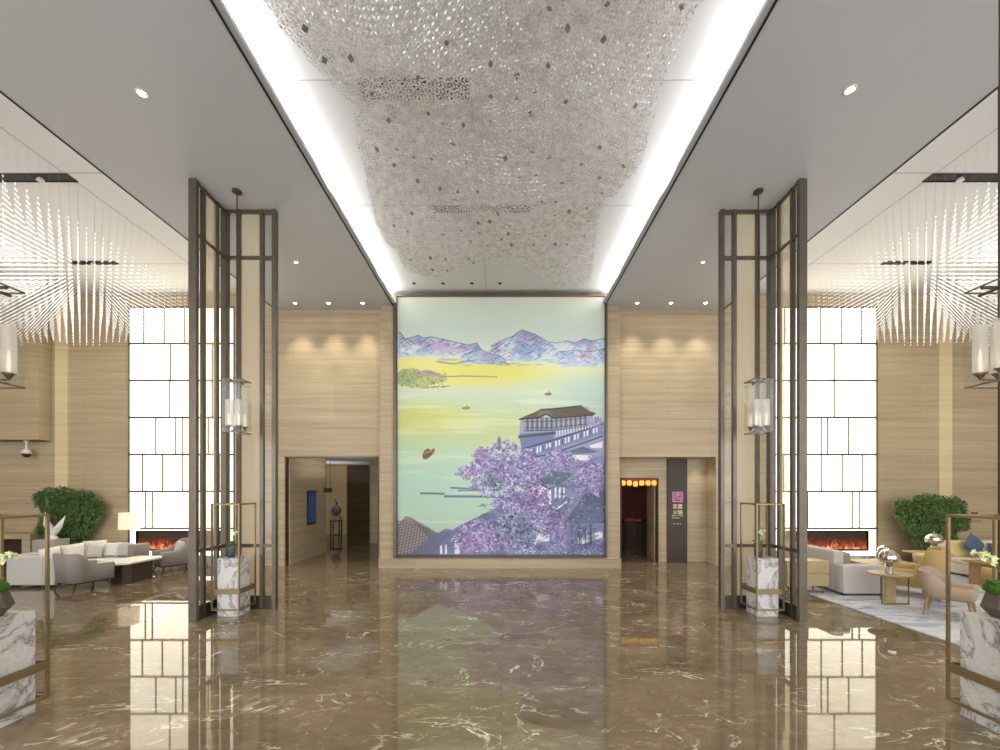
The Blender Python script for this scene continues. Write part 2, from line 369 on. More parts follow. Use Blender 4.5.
# ------------------------------------------------------------------ mural
def paint_mural():
    X0, X1, Y0, Y1 = 397.2, 604.8, 297.0, 556.8
    S = 2.4; w = int((X1-X0)*S); h = int((Y1-Y0)*S)
    xs = X0+(np.arange(w)+.5)/S; ys = Y0+(np.arange(h)+.5)/S
    GX, GY = np.meshgrid(xs, ys); img = np.zeros((h, w, 3))
    def fbm(sx, sy, octv=4, seed=0):
        r = np.random.RandomState(seed); out = np.zeros((h, w)); a = 1; tot = 0
        for o in range(octv):
            gx, gy = max(2, int((X1-X0)/sx*2**o)+2), max(2, int((Y1-Y0)/sy*2**o)+2)
            g = r.rand(gy, gx); u = np.linspace(0, gx-1.001, w); v = np.linspace(0, gy-1.001, h)
            iu = u.astype(int); iv = v.astype(int); fu = u-iu; fv = v-iv; fu = fu*fu*(3-2*fu); fv = (fv*fv*(3-2*fv))[:, None]
            t = g[iv][:, iu]*(1-fu)+g[iv][:, iu+1]*fu; q = g[iv+1][:, iu]*(1-fu)+g[iv+1][:, iu+1]*fu
            out += a*(t*(1-fv)+q*fv); tot += a; a *= .55
        return out/tot
    def blend(mask, col):
        img[:] = img*(1-mask[..., None])+np.array(col, float)*mask[..., None]
    def soft(v, a, b): t = np.clip((v-a)/(b-a), 0, 1); return t*t*(3-2*t)
    def poly(pts, jag=0, seed=1):
        m = np.zeros((h, w), bool); n = len(pts); gx = GX; gy = GY
        if jag: gx = GX+(fbm(12, 12, 3, seed)-.5)*jag*2; gy = GY+(fbm(12, 12, 3, seed+50)-.5)*jag*2
        for i in range(n):
            x1, y1 = pts[i]; x2, y2 = pts[(i+1) % n]
            if y1 == y2: continue
            c = ((gy > min(y1, y2)) & (gy <= max(y1, y2)))
            m ^= c & (gx < (gy-y1)*(x2-x1)/(y2-y1)+x1)
        return m.astype(float)
    def stroke(pts, col, wd=.5, al=1.):
        pts = list(pts)
        bx0 = min(p[0] for p in pts)-wd-1; bx1 = max(p[0] for p in pts)+wd+1
        by0 = min(p[1] for p in pts)-wd-1; by1 = max(p[1] for p in pts)+wd+1
        i0 = max(0, int((bx0-X0)*S)); i1 = min(w, int((bx1-X0)*S)+1); j0 = max(0, int((by0-Y0)*S)); j1 = min(h, int((by1-Y0)*S)+1)
        if i0 >= i1 or j0 >= j1: return
        gx = GX[j0:j1, i0:i1]; gy = GY[j0:j1, i0:i1]; d = np.full(gx.shape, 1e9)
        for (ax, ay), (bx, by) in zip(pts[:-1], pts[1:]):
            L = (bx-ax)**2+(by-ay)**2+1e-9; t = np.clip(((gx-ax)*(bx-ax)+(gy-ay)*(by-ay))/L, 0, 1)
            d = np.minimum(d, np.hypot(gx-ax-t*(bx-ax), gy-ay-t*(by-ay)))
        m = np.clip((wd+.35-d)/.5, 0, 1)[..., None]*al
        sub = img[j0:j1, i0:i1]; img[j0:j1, i0:i1] = sub*(1-m)+np.array(col, float)*m
    # sky and water
    st = [(297,(205,212,196)),(325,(196,212,198)),(350,(204,216,202)),(372,(206,212,160)),(392,(192,208,176)),(403,(186,208,178)),
          (420,(194,208,146)),(438,(190,208,150)),(452,(182,212,180)),(480,(174,212,192)),(515,(176,208,186)),(557,(170,195,190))]
    for c in range(3): img[..., c] = np.interp(GY, [s[0] for s in st], [s[1][c] for s in st])
    n1 = fbm(60, 16, 4, 3)
    blend(soft(n1, .45, .8)*soft(GY, 345, 300)*.6, (222,210,190))
    blend(soft(1-np.hypot((GX-425)/75, (GY-417)/24), 0, .8)*.8, (200,206,108))
    blend(soft(1-np.hypot((GX-470)/110, (GY-372)/20), 0, .7)*.9, (216,210,96))
    blend(soft(1-np.hypot((GX-410)/50, (GY-362)/10), 0, .7)*.7, (212,208,110))
    blend(soft(GX, 520, 600)*soft(GY, 366, 385)*soft(470-GY, 0, 60)*.75, (172,200,198))
    blend(soft(fbm(70, 5, 3, 8), .52, .75)*soft(GY, 385, 400)*.28, (236,240,214))
    # mountains
    rnd = random.Random(5)
    def mountain(ridge, base, ca, cb, seed, strokes=60):
        pts = ridge+[(ridge[-1][0], base), (ridge[0][0], base)]
        m = poly(pts, 1.2, seed); f = fbm(16, 9, 4, seed)
        blend(m*.95, ca); blend(m*soft(f, .42, .6)*.85, cb); blend(m*soft(fbm(14, 10, 3, seed+9), .5, .7)*.6, (214,222,216))
        blend(m*soft(fbm(20, 12, 3, seed+19), .56, .7)*.6, (172,142,190)); blend(m*soft(GY, base-8, base+1)*.5, (196,214,206))
        for (x1, y1), (x2, y2) in zip(ridge[:-1], ridge[1:]): stroke([(x1, y1), (x2, y2)], (88,96,140), .3, .7)
        for _ in range(strokes):
            i = rnd.randrange(len(ridge)-1); t = rnd.random(); x = ridge[i][0]*(1-t)+ridge[i+1][0]*t; y = ridge[i][1]*(1-t)+ridge[i+1][1]*t
            yy = y+rnd.random()**1.2*(base-y)*.8; L = rnd.uniform(2, 6); sl = rnd.choice((-1, -1, 1))
            stroke([(x, yy), (x+sl*L*.5, yy+L*.22), (x+sl*L, yy+L*.6)], rnd.choice(((52,58,88), (84,94,140), (110,100,150))), rnd.uniform(.12, .3), .6)
    mountain([(396,331),(401,333),(405,339),(411,338),(418,335.5),(424,338),(431,337),(442,339),(450,341),(459,343),(468,345),(477,343),(480,348)], 357, (140,158,200), (176,192,222), 21, 70)
    mountain([(491,346),(497,343),(505,339),(512,337),(517,333),(522,330),(528,332),(534,334),(541,338),(548,342),(556,343),(567,341),(575,343),(584,339),(592,341),(606,338)], 362, (138,160,202), (186,206,222), 33, 110)
    mountain([(560,352),(575,350),(590,352),(606,348)], 367, (150,172,208), (190,206,220), 41, 30)
    mountain([(462,357),(470,352),(480,349),(488,353),(500,356),(506,361)], 364, (136,160,196), (160,180,200), 45, 24)
    for _ in range(26):
        x = rnd.uniform(430, 600); y = rnd.uniform(358, 366); stroke([(x, y), (x+rnd.uniform(5, 18), y+rnd.uniform(-1, 1))], (120,140,170), .3, .6)
    # near bushes with purple tops
    m = poly([(397,374),(403,369),(412,368),(422,371),(432,371),(444,374),(448,379),(436,383),(424,387),(410,388),(397,384)], 2.5, 60)
    blend(m*.85, (140,162,104)); blend(m*soft(fbm(9, 6, 3, 61), .5, .6)*.8, (178,186,116)); blend(m*soft(378-GY, 0, 7)*soft(fbm(12, 9, 3, 62), .42, .55), (176,138,160))
    for _ in range(150):
        x = rnd.uniform(399, 446); y = rnd.uniform(370, 387); stroke([(x, y), (x+rnd.uniform(-2, 2), y+rnd.uniform(.5, 2))], rnd.choice(((70,86,66), (96,120,80), (120,96,120))), .2, .6)
    stroke([(440,377),(462,376),(480,376.5),(497,377)], (96,116,120), .5, .7); stroke([(420,388),(450,386)], (110,120,70), .4, .6)
    stroke([(438,362),(455,364),(470,360)], (96,120,140), .5, .6)
    # boats
    def boat(x, y, s, c=(120,98,66)):
        blend(poly([(x-5*s, y), (x-3*s, y-1.2*s), (x, y-1.6*s), (x+2*s, y-2.2*s), (x+5*s, y-.6*s), (x+3*s, y+1.4*s), (x-3*s, y+1.6*s)]), c); stroke([(x+1*s, y-1*s), (x+1*s, y-4*s)], c, .25)
    boat(466, 408, .9, (150,142,84)); boat(548, 394, .8, (132,110,84))
    blend(poly([(422.6,455),(424,450.5),(428,448),(431,450),(435,447.5),(434.5,452),(431,456),(427,459),(423,459)]), (128,104,70)); stroke([(424,453),(432,451)], (170,140,90), .5); stroke([(425,456.5),(432,453)], (90,70,50), .3)
    # quay
    stroke([(421,493),(444,493.5)], (104,112,140), .8); stroke([(445,496),(498,496.5)], (112,122,156), 1.0); stroke([(451,487.5),(480,489)], (104,118,140), .7); stroke([(458,490.5),(482,490)], (120,130,150), .6)
    # tiled slope and blue hillside bottom-left
    blend(poly([(404,557),(420,545),(437,533),(446,528),(452,530),(470,520),(493,509),(500,505),(512,512),(520,562),(404,562)], .8, 70), (112,116,164))
    hs = poly([(404,557),(420,545),(437,533),(446,528),(452,530),(470,520),(493,509),(520,520),(520,557)], .8, 70)
    blend(hs*soft(fbm(26, 12, 4, 71), .4, .65)*.6, (150,150,196))
    f = poly([(396,526),(406,515.5),(411,517),(420,522),(437,532),(424,541),(412,552),(396,557)]); blend(f, (150,142,138))
    for k in range(13):
        d = 3.1*k; stroke([(396+d*.9, 519+d*.1+k*.4), (396+d*1.1-10, 557)], (84,78,88), .22, .8*1)
        stroke([(396, 522+k*3.0), (411+k*2.3, 519+k*2.3), (436, 533+k*1.2)], (84,78,88), .22, .7)
    blend((1-f)*poly([(396,557),(396,553),(412,550),(424,541),(437,532),(452,531),(430,557)])*.8, (108,106,140))
    # ---- pavilion
    def T(u, v): return (380+u/4.1667, 400+v/4.1667)
    def TP(*a): return [T(*p) for p in a]
    blend(poly(TP((585,75),(870,62),(940,95),(940,300),(600,275),(580,150))), (150,158,194))
    blend(poly(TP((598,74),(722,72),(724,128),(600,132))), (120,126,148)); blend(poly(TP((722,70),(862,62),(862,112),(724,128))), (134,140,160))
    for k in range(26):
        u = 604+k*10; y0 = 80-k*.45; y1 = 124-k*.55
        stroke([T(u, y0), T(u, y1)], (70,68,86) if k % 2 else (196,204,214), .3, .9)
    for v in (86, 112, 124): stroke([T(600, v+4), T(722, v+2), T(860, v-12)], (74,76,96), .3, .9)
    blend(poly(TP((580,78),(600,68),(640,52),(668,38),(725,36),(815,24),(840,24),(868,44),(896,54),(884,68),(850,64),(725,74),(692,56),(662,72),(600,80))), (104,92,80))
    blend(poly(TP((650,66),(668,42),(700,44),(722,66),(695,56))), (128,114,96)); stroke(TP((668,40),(725,36),(838,24)), (58,48,44), .5); stroke(TP((580,80),(662,74),(692,58),(725,76),(850,66),(894,58)), (52,46,48), .5)
    for k in range(22): stroke([T(728+k*6.5, 38-k*.5), T(732+k*6.8, 70-k*.3)], (80,70,62), .18, .6)
    for k in range(10): stroke([T(600+k*6, 70-k*2.5), T(606+k*6, 76-k*.6)], (80,70,62), .18, .6)
    # stepped galleries beneath
    blend(poly(TP((580,140),(722,130),(725,190),(590,205))), (112,124,170)); blend(poly(TP((575,148),(735,130),(735,142),(575,160))), (84,84,104))
    blend(poly(TP((590,205),(925,105),(930,140),(600,250))), (126,138,184)); stroke(TP((590,205),(725,165),(925,100)), (70,74,110), .7); stroke(TP((595,250),(740,215),(925,150)), (84,90,130), .7)
    for k in range(24):
        u = 600+k*13; a = 214-k*4.3; blend(poly(TP((u, a), (u+6, a-2), (u+6, a+22-k*.2), (u, a+26-k*.2))), (226,228,238) if k % 3 else (90,96,140))
    for k in range(16): stroke([T(735+k*12, 128-k*1.7), T(735+k*12, 150-k*3)], (216,220,232), .45, .9)
    blend(poly(TP((480,205),(490,160),(497,148),(503,162),(508,205))), (120,120,150))
    # village roofs
    blend(poly(TP((590,350),(700,262),(940,230),(940,670),(520,670))), (138,140,186))
    def roof(a, base=(110,124,150), n=14, ln=(70,80,110)):
        blend(poly(TP(*a)), base); (p0, p1, p2, p3) = a
        for k in range(n+1):
            t = k/n; stroke([T(p0[0]*(1-t)+p1[0]*t, p0[1]*(1-t)+p1[1]*t), T(p3[0]*(1-t)+p2[0]*t, p3[1]*(1-t)+p2[1]*t)], ln, .2, .8)
    def wall(a, c=(232,230,236)): blend(poly(TP(*a)), c)
    wall(((805,225),(890,232),(890,254),(812,250))); roof(((790,212),(842,195),(905,215),(812,228)), (150,166,180))
    wall(((870,190),(925,172),(925,200),(880,200)))
    wall(((628,362),(655,346),(712,372),(712,450),(636,430))); stroke(TP((622,364),(655,345),(716,374)), (60,60,90), .6); wall(((716,360),(775,338),(775,420),(716,440)), (120,126,170))
    for u in (726, 744, 762): wall(((u,366),(u+8,362),(u+8,404),(u,410)), (226,228,238))
    roof(((700,292),(800,305),(745,352),(660,345)), (118,140,156), 16); roof(((715,462),(770,420),(805,432),(752,474)), (146,162,182), 10)
    stroke(TP((720,464),(775,424)), (240,240,244), .6)
    roof(((850,395),(940,372),(940,515),(770,512)), (112,122,156), 18); wall(((880,385),(892,372),(912,372),(912,405),(896,398)), (224,224,236))
    wall(((778,515),(940,512),(940,670),(778,670)), (122,130,178))
    for a in (((830,585),(862,540),(868,530),(858,562),(925,545),(925,572),(838,600)), ((650,575),(665,540),(680,560),(700,555),(705,585),(640,596)), ((805,530),(812,528),(815,600),(806,602)), ((820,575),(828,560),(832,598),(822,600)), ((312,585),(330,580),(332,640),(312,640)), ((250,610),(258,600),(262,640),(250,640)), ((272,604),(278,600),(280,640),(272,640))):
        wall(a, (226,228,236))
    for _ in range(150):
        u = rnd.uniform(560, 925); v = rnd.uniform(585, 640); s = rnd.uniform(1.5, 4); wall(((u,v),(u+s*1.4,v-s*.4),(u+s,v+s)), rnd.choice(((230,230,238), (54,56,90), (90,100,150), (250,240,240))))
    for _ in range(26):
        u = rnd.uniform(790, 920); stroke(TP((u, rnd.uniform(515, 560)), (u, rnd.uniform(570, 620))), (70,78,120), .3, .7)
    # blossom masses
    def bloom(cu, cv, ru, rv, n, pal, sz=(2, 6)):
        for _ in range(n):
            a = rnd.random()*2*PI; r = rnd.random()**.6; u = cu+ru*r*math.cos(a)*(1+.18*math.sin(5*a)); v = cv+rv*r*math.sin(a)*(1+.2*math.cos(4*a))
            s = rnd.uniform(*sz); an = rnd.random()*PI; L = s*1.1
            stroke([T(u, v), T(u+L*math.cos(an), v+L*math.sin(an))], rnd.choice(pal), s*.085, .85)
    PU = ((140,112,184), (168,128,196), (118,116,178), (186,150,206), (104,102,164), (206,194,222), (150,104,174), (92,92,150))
    BL = ((120,132,182), (146,152,200), (100,106,160), (176,180,216), (206,206,228))
    GR = ((84,110,96), (60,70,100), (110,130,130), (140,140,190))
    bloom(520, 265, 150, 85, 1300, PU+BL[:2], (4, 9)); bloom(420, 225, 40, 30, 130, PU); bloom(360, 300, 42, 26, 150, PU+((214,130,180),))
    bloom(450, 345, 80, 50, 380, BL+PU[:2], (4, 8)); bloom(480, 330, 55, 40, 160, GR); bloom(600, 290, 100, 60, 500, PU+BL, (4, 8))
    bloom(745, 240, 70, 32, 380, PU+BL, (4, 8)); bloom(880, 300, 60, 60, 420, PU+BL, (4, 8)); bloom(860, 360, 60, 36, 220, PU+BL)
    bloom(560, 420, 90, 50, 560, BL+PU, (4, 9)); bloom(655, 410, 50, 60, 360, PU+((196,120,184),), (4, 8)); bloom(700, 500, 80, 58, 620, PU+BL, (4, 8))
    bloom(745, 545, 40, 40, 160, PU); bloom(420, 560, 110, 62, 620, PU+BL+((228,170,190),), (4, 9)); bloom(370, 600, 60, 38, 240, PU+((206,110,160),)); bloom(560, 530, 90, 60, 420, GR+BL, (4, 8))
    bloom(590, 600, 90, 34, 240, GR+BL+((240,240,244),)); bloom(500, 600, 60, 34, 160, PU+((240,236,240),)); bloom(905, 78, 20, 14, 60, PU+((230,190,210),))
    for _ in range(130):
        u = rnd.uniform(380, 780); v = rnd.uniform(200, 620); d = rnd.uniform(-.5, .5)
        stroke([T(u, v), T(u+14*math.cos(d), v+14*math.sin(d)-4), T(u+26*math.cos(d+.4), v+26*math.sin(d+.4)-4)], (56,56,84), .2, .6)
    for _ in range(420):
        u = rnd.uniform(560, 935); v = rnd.uniform(260, 645); L = rnd.uniform(3, 12); a = rnd.choice((0, 0, PI/2, -.35))
        stroke([T(u, v), T(u+L*math.cos(a), v+L*math.sin(a))], rnd.choice(((58,62,104), (74,80,126), (222,222,236), (60,70,84), (168,176,208))), rnd.uniform(.15, .4), .75)
    blend(soft(fbm(16, 10, 4, 88), .5, .72)*soft(GY, 470, 490)*soft(GX, 500, 520)*.35, (66,70,112))
    blend(soft(GY, 552.5, 556.5)*.75, (60,52,46)); blend(soft(299-GY, 0, 2)*.5, (206,176,150))
    img += (RS.rand(h, w, 1)-.5)*5
    g_ = img.mean(-1, keepdims=True); img[:] = g_+(img-g_)*.84; img[:] = 128+(img-128)*1.03-2
    return np.clip(img, 0, 255), w, h, (X0, X1, Y0, Y1)
img, iw, ih, (mx0, mx1, my0, my1) = paint_mural()
YM = 11.555
mt = thing('framed_mural', 'huge framed lakeside mural of misty mountains, pavilion and purple blossom', 'mural', (0, YM, 0))
xa, xb = (mx0-VX)*YM/F, (mx1-VX)*YM/F; za, zb = CH+(HY-my0)*YM/F, CH+(HY-my1)*YM/F
gx = np.linspace(xa, xb, iw); gz = np.linspace(za, zb, ih)
AX, AZ = np.meshgrid(gx, gz); vv = np.stack([AX, np.zeros_like(AX), AZ], -1).reshape(-1, 3)
idx = np.arange(iw*ih).reshape(ih, iw); q = np.stack([idx[1:, :-1], idx[1:, 1:], idx[:-1, 1:], idx[:-1, :-1]], -1).reshape(-1, 4)
me = bpy.data.meshes.new('painted_panel'); me.vertices.add(len(vv)); me.vertices.foreach_set('co', vv.ravel())
me.loops.add(q.size); me.loops.foreach_set('vertex_index', q.ravel()); me.polygons.add(len(q))
me.polygons.foreach_set('loop_start', np.arange(0, q.size, 4)); me.polygons.foreach_set('loop_total', np.full(len(q), 4)); me.update()
ca = me.color_attributes.new('paint', 'FLOAT_COLOR', 'POINT')
lin = img/255; lin = np.where(lin <= .04045, lin/12.92, ((lin+.055)/1.055)**2.4)
ca.data.foreach_set('color', np.concatenate([lin, np.ones((ih, iw, 1))], -1).astype(np.float32).ravel())
m, nt, b = newmat('mural_paint'); at = N(nt, 'ShaderNodeAttribute'); at.attribute_name = 'paint'
nt.links.new(at.outputs[0], b.inputs['Base Color']); b.inputs['Roughness'].default_value = .55
nt.links.new(at.outputs[0], b.inputs['Emission Color']); b.inputs['Emission Strength'].default_value = .09  # paint also glows faintly in its own colours, though it is no lamp
MATS['mural_paint'] = m; me.materials.append(m)
pp = bpy.data.objects.new('painted_panel', me); C.objects.link(pp); pp.parent = mt
xo, xp = xa-.10, xb+.06; zt, zl = za+.10, zb-.02
fr = MB()
for a in ((xo, xa, -.06, .05, zl, zt), (xb, xp, -.06, .05, zl, zt), (xa, xb, -.06, .05, za, zt), (xa, xb, -.06, .05, zl, zb)): fr.box(*a)
fr.build('frame', 'bronze', mt)
MB().box(xa-.005, xa+.02, -.065, -.061, zb, za).build('shadow_edge', 'black', mt); MB().box(xb-.02, xb+.005, -.065, -.061, zb, za).build('shadow_edge', 'black', mt)
struct('trim_10', MB().box(-3.42, 3.30, 11.49, 11.62, 0, .26).box(-3.36, 3.24, 11.47, 11.62, .26, .275), 'travertine')

# ------------------------------------------------------------------ backlit feature walls with fireplaces
def lightwall(x0, x1, rows, fx0, fx1, side):
    t = thing('backlit_wall', 'tall glowing onyx panel wall with dark seams in the %s lounge' % side, 'light wall', ((x0+x1)/2, YB, 0))
    cx = (x0+x1)/2; zs = [7.41, 6.37, 5.31, 4.25, 3.19, 2.13, 1.07]
    g = .027
    tr = MB()
    for z in zs: tr.box(x0-cx, x1-cx, -.005, .06, z-g, z+g)
    tr.box(x0-cx-.03, x0-cx, -.02, .06, 0, 7.43).box(x1-cx, x1-cx+.03, -.02, .06, 0, 7.43)
    for r in range(6):
        vs = [x0]+sorted(rows[r])+[x1]
        for a, b_ in zip(vs[:-1], vs[1:]):
            MB().box(a-cx+g*.7, b_-cx-g*.7, .01, .09, zs[r+1]+g, zs[r]-g).build('glowing_panel', 'light_panel', t)
        for a in sorted(rows[r]): tr.box(a-cx-g*.7, a-cx+g*.7, -.004, .06, zs[r+1], zs[r])
    tr.build('seam_trim', 'bronze', t)
    b = MB().box(x0-cx+.02, fx0-cx-.03, .0, .09, .30, 1.05).box(fx1-cx+.03, x1-cx-.02, .0, .09, .30, 1.05)
    b.box(fx0-cx-.03, fx1-cx+.03, .0, .09, 1.01, 1.05).box(fx0-cx-.03, fx1-cx+.03, .0, .09, .30, .42)
    b.build('glowing_surround', 'light_panel', t)
    MB().box(x0-cx, x1-cx, -.02, .09, 0, .30).build('plinth', 'white_marble', t)
    f = thing('electric_fireplace', 'long black electric fireplace with orange flames in the %s glowing wall' % side, 'fireplace', ((fx0+fx1)/2, YB+.02, .42)); w = (fx1-fx0)/2
    MB().box(-w, w, .05, .06, 0, .59).build('back_panel', 'walnut', f)
    MB().box(-w, w, -.01, .05, 0, .04).box(-w, w, -.01, .05, .55, .59).box(-w, -w+.03, -.01, .05, .04, .55).box(w-.03, w, -.01, .05, .04, .55).build('frame', 'black', f)
    MB().box(-w+.03, w-.03, .035, .049, .05, .36).build('flame_bed', 'fire', f)
k = 34.9
def LX(*a): return [(x-VX)/k for x in a]
lightwall(-10.68, -7.70, [LX(143.5,164,184,205,222), LX(170,212), LX(169.5,212), LX(155.5,175.5,182.5,208,222), LX(142,162,182.5,200,219), LX(145,152,195,202)], -10.52, -7.9, 'left')
lightwall(7.75, 10.73, [LX(785,801,820.5,841.5,862), LX(792,834.5), LX(792,834.5), LX(781,800,821.5,828,849), LX(784,803,821.5,842.5,862.5), LX(801,808,852.5,859.5)], 7.95, 10.53, 'right')

# ------------------------------------------------------------------ left passage behind the opening
struct('wall_passage', MB().box(-6.35, -6.15, 12.05, 14.5, 0, 3.35), 'travertine')
struct('wall_passage_far', MB().box(-12, -7.55, 20.3, 20.4, 0, 3.35), 'wall_cream')
struct('wall_passage_panel', MB().box(-7.55, -3.2, 20.2, 20.4, 0, 3.35), 'wood_dark')
struct('wall_passage_right', MB().box(-3.5, -3.4, 12.05, 20.3, 0, 3.35).box(-12.1, -12, 12.05, 20.3, 0, 3.35), 'travertine')
struct('wall_passage_pier', MB().box(-5.35, -4.6, 16.8, 17.2, 0, 3.35), 'travertine')
struct('ceiling_passage', MB().box(-12.1, -3.4, 12.05, 20.4, 3.35, 3.4), 'ceiling')
struct('door_1', MB().box(-6.22, -6.19, 11.88, 12.07, 0, 3.14).box(-3.56, -3.53, 11.88, 12.07, 0, 3.14).box(-6.19, -3.56, 11.88, 12.07, 3.10, 3.13), 'bronze_dark')
t = thing('wall_screen', 'tall narrow blue display screen on the passage wall', 'screen', (-6.15, 13.37, 1.4))
MB().box(0, .04, -.29, .29, -.33, .75).build('bezel', 'black', t); MB().box(.041, .045, -.26, .26, -.29, .71).build('display', 'screen_blue', t)
t = thing('hanging_sign', 'small dark brown hanging sign at the end of the passage wall', 'sign', (-6.14, 14.35, 2.24))
MB().box(-.0, .26, -.02, .02, -.16, .0).build('board', 'walnut', t); MB().box(.04, .05, -.006, .006, 0, 1.11).box(.2, .21, -.006, .006, 0, 1.11).build('hanger', 'bronze_dark', t)
t = thing('display_stand', 'slim black four-legged stand in the passage before cream wall', 'stand', (-7.95, 19.9, 0))
for sx in (-1, 1):
    for sy in (-1, 1): MB().box(sx*.2-.02, sx*.2+.02, sy*.15-.02, sy*.15+.02, 0, .66).build('leg', 'black', t)
MB().box(-.24, .24, -.19, .19, .66, .70).build('top', 'black', t); MB().box(-.2, .2, -.15, .15, .04, .08).build('lower_shelf', 'white', t)
t = thing('ornament_vase', 'round white and grey vase ornament on a white block in the passage', 'vase', (-7.95, 19.9, .701))
MB().box(-.2, .2, -.14, .14, 0, .2).build('block', 'white', t)
MB().lathe([(.08, .2), (.1, .24), (.2, .34), (.24, .48), (.2, .62), (.1, .7), (.06, .74)], n=20).build('body', 'plaster_grey', t, True)
MB().tube([(-.1, -.22, .4), (-.05, -.24, .5), (.05, -.24, .55), (.1, -.22, .48), (.06, -.24, .38), (-.03, -.24, .36)], .018, 6).build('painted_swirl', 'black', t)
MB().tube([(0, 0, .72), (.04, 0, .82), (-.02, 0, .9), (-.06, 0, 1.02)], [.03, .035, .02, .008], 7).build('finial', 'walnut', t, True)

# ------------------------------------------------------------------ right recess: restaurant door, sign
struct('door_2', MB().box(3.56, 3.60, 12.46, 12.62, 0, 2.53).box(4.66, 4.70, 12.46, 12.62, 0, 2.53).box(3.56, 4.70, 12.46, 12.62, 2.49, 2.53), 'walnut')
lf = thing('door_leaf', 'light wooden door leaf standing open into the dark red room', 'door', (4.66, 12.64, 0), math.radians(83))
MB().box(0, 1.0, -.025, .025, .01, 2.47).build('panel', 'travertine', lf); MB().tube([(.92, -.03, 1.0), (.92, -.07, 1.02), (.92, -.07, 1.28), (.92, -.03, 1.3)], .012, 6).build('handle', 'bronze', lf)
struct('wall_restaurant', MB().box(2.8, 8.2, 17.2, 17.3, 0, 3.2).box(2.75, 2.8, 12.62, 17.2, 0, 3.2).box(8.2, 8.25, 12.62, 17.2, 0, 3.2), 'red_dark')
struct('ceiling_restaurant', MB().box(2.75, 8.25, 12.62, 17.3, 3.2, 3.25), 'walnut')
t = thing('reception_counter', 'curved dark ribbed counter inside the red room', 'counter', (4.95, 15.5, 0))
pr = [( .62*math.cos(a), .45*math.sin(a)) for a in np.linspace(0, 2*PI, 48, endpoint=False)]
pr = [(x*(1+.02*(i % 2)), y*(1+.02*(i % 2))) for i, (x, y) in enumerate(pr)]
MB().prism(pr, 0, .97).build('ribbed_body', 'walnut', t)
MB().prism([(x*1.05, y*1.05) for x, y in pr[::2]], .97, 1.02).build('worktop', 'black', t)
t = tag(MB().prism([(4.5,15.2),(4.85,15.15),(4.87,15.3),(4.52,15.35)], 1.021, 1.13).build('menu_box', 'red_mark'), 'flat red box lying on the dark counter', 'box')
tag(MB().lathe([(.03,1.021),(.1,1.04),(.12,1.07),(.11,1.07),(.02,1.03)], 5.0, 15.2, 16).build('serving_bowl', 'white', None, True), 'small white bowl on the dark counter', 'bowl')
for i, (px, y) in enumerate(((623,481),(629.3,482),(635.5,482.5),(641.8,481.5),(648,481.5),(654,482))):
    Y = 12.53; c = P(px, 478.5, Y); kx = Y/F
    lt = thing('paper_lantern', ['glowing yellow paper lantern, leftmost of the six in the doorway', 'second yellow paper lantern from the left in the doorway', 'third yellow paper lantern from the left in the doorway', 'fourth yellow paper lantern from the left in the doorway', 'fifth paper lantern in the doorway, just before the open leaf', 'rightmost paper lantern of the six, beside the open leaf'][i], 'lantern', (c.x, Y, 2.46), group='paper lanterns over the restaurant doorway')
    z0 = -.16-(.03 if i == 2 else 0)
    MB().lathe([(.05, z0), (.075, z0+.03), (.08, z0+.08), (.075, z0+.13), (.05, z0+.16)], n=10).build('paper_shade', 'lantern_yellow', lt, True)
    MB().box(-.09, .09, -.06, .06, z0+.165, z0+.215).build('red_cap', 'lantern_red', lt)
    MB().tube([(0,0,z0+.2), (0,0,.03)], .004, 5).build('cord', 'black', lt)
sg = thing('restaurant_sign', 'tall dark brown sign board with pink seal and cream characters', 'sign', (5.255, 12.42, 0))
MB().box(-.29, .29, -.0, .075, .0, 3.10).build('board', 'sign_board', sg)
def text(body, size, loc, mat, parent, name):
    cu = bpy.data.curves.new(name, 'FONT'); cu.body = body; cu.size = size; cu.extrude = .004; cu.align_x = 'CENTER'; cu.align_y = 'CENTER'
    cu.materials.append(MATS[mat]); cu.offset = size*.008
    o = bpy.data.objects.new(name, cu); C.objects.link(o); o.parent = parent; o.location = loc; o.rotation_euler = (PI/2, 0, 0)
    me_ = bpy.data.meshes.new_from_object(o.evaluated_get(bpy.context.evaluated_depsgraph_get())); me_.name = name
    bpy.data.objects.remove(o); o = bpy.data.objects.new(name, me_); C.objects.link(o); o.parent = parent; o.location = loc; o.rotation_euler = (PI/2, 0, 0); return o
def signz(y): return CH+(HY-y)*12.42/F
text('奕豐', .15, (0, -.008, signz(506.8)), 'sign_cream', sg, 'lettering')
text('火锅', .15, (0, -.008, signz(512.6)), 'sign_cream', sg, 'lettering')
b = MB(); zc = signz(497); s = .155
for a in ((-s, s, s-.03, s), (-s, s, -s, -s+.03), (-s, -s+.03, -s, s), (s-.03, s, -s, s), (-.11, -.03, .07, .10), (.0, .11, .07, .10), (-.015, .015, .05, .13), (-.1, .1, .03, .05),
          (-.1, -.075, -.11, .03), (-.05, -.03, -.06, .03), (-.05, .03, -.03, -.01), (.0, .02, -.11, .03), (.05, .1, -.02, .0), (.05, .07, -.1, .0), (.085, .105, -.12, .01), (-.06, -.02, -.1, -.08), (-.04, .04, .105, .118)):
    b.box(a[0], a[1], -.01, 0, zc+a[2], zc+a[3])
b.build('seal_mark', 'sign_pink', sg)
for y, segs in ((515.8, ((-.17,-.04),(-.02,.02),(.04,.17))), (518.0, ((-.17,-.08),(-.07,.06))), (523.8, ((-.13,-.06),(-.03,.03),(.06,.12)))):
    b = MB()
    for a, c in segs:
        n = int((c-a)/.018)
        for i in range(n): b.box(a+i*.018, a+i*.018+.011, -.004, 0, signz(y)-.011, signz(y)+.011)
    b.build('small_print', 'sign_cream', sg)['kind'] = 'stuff'

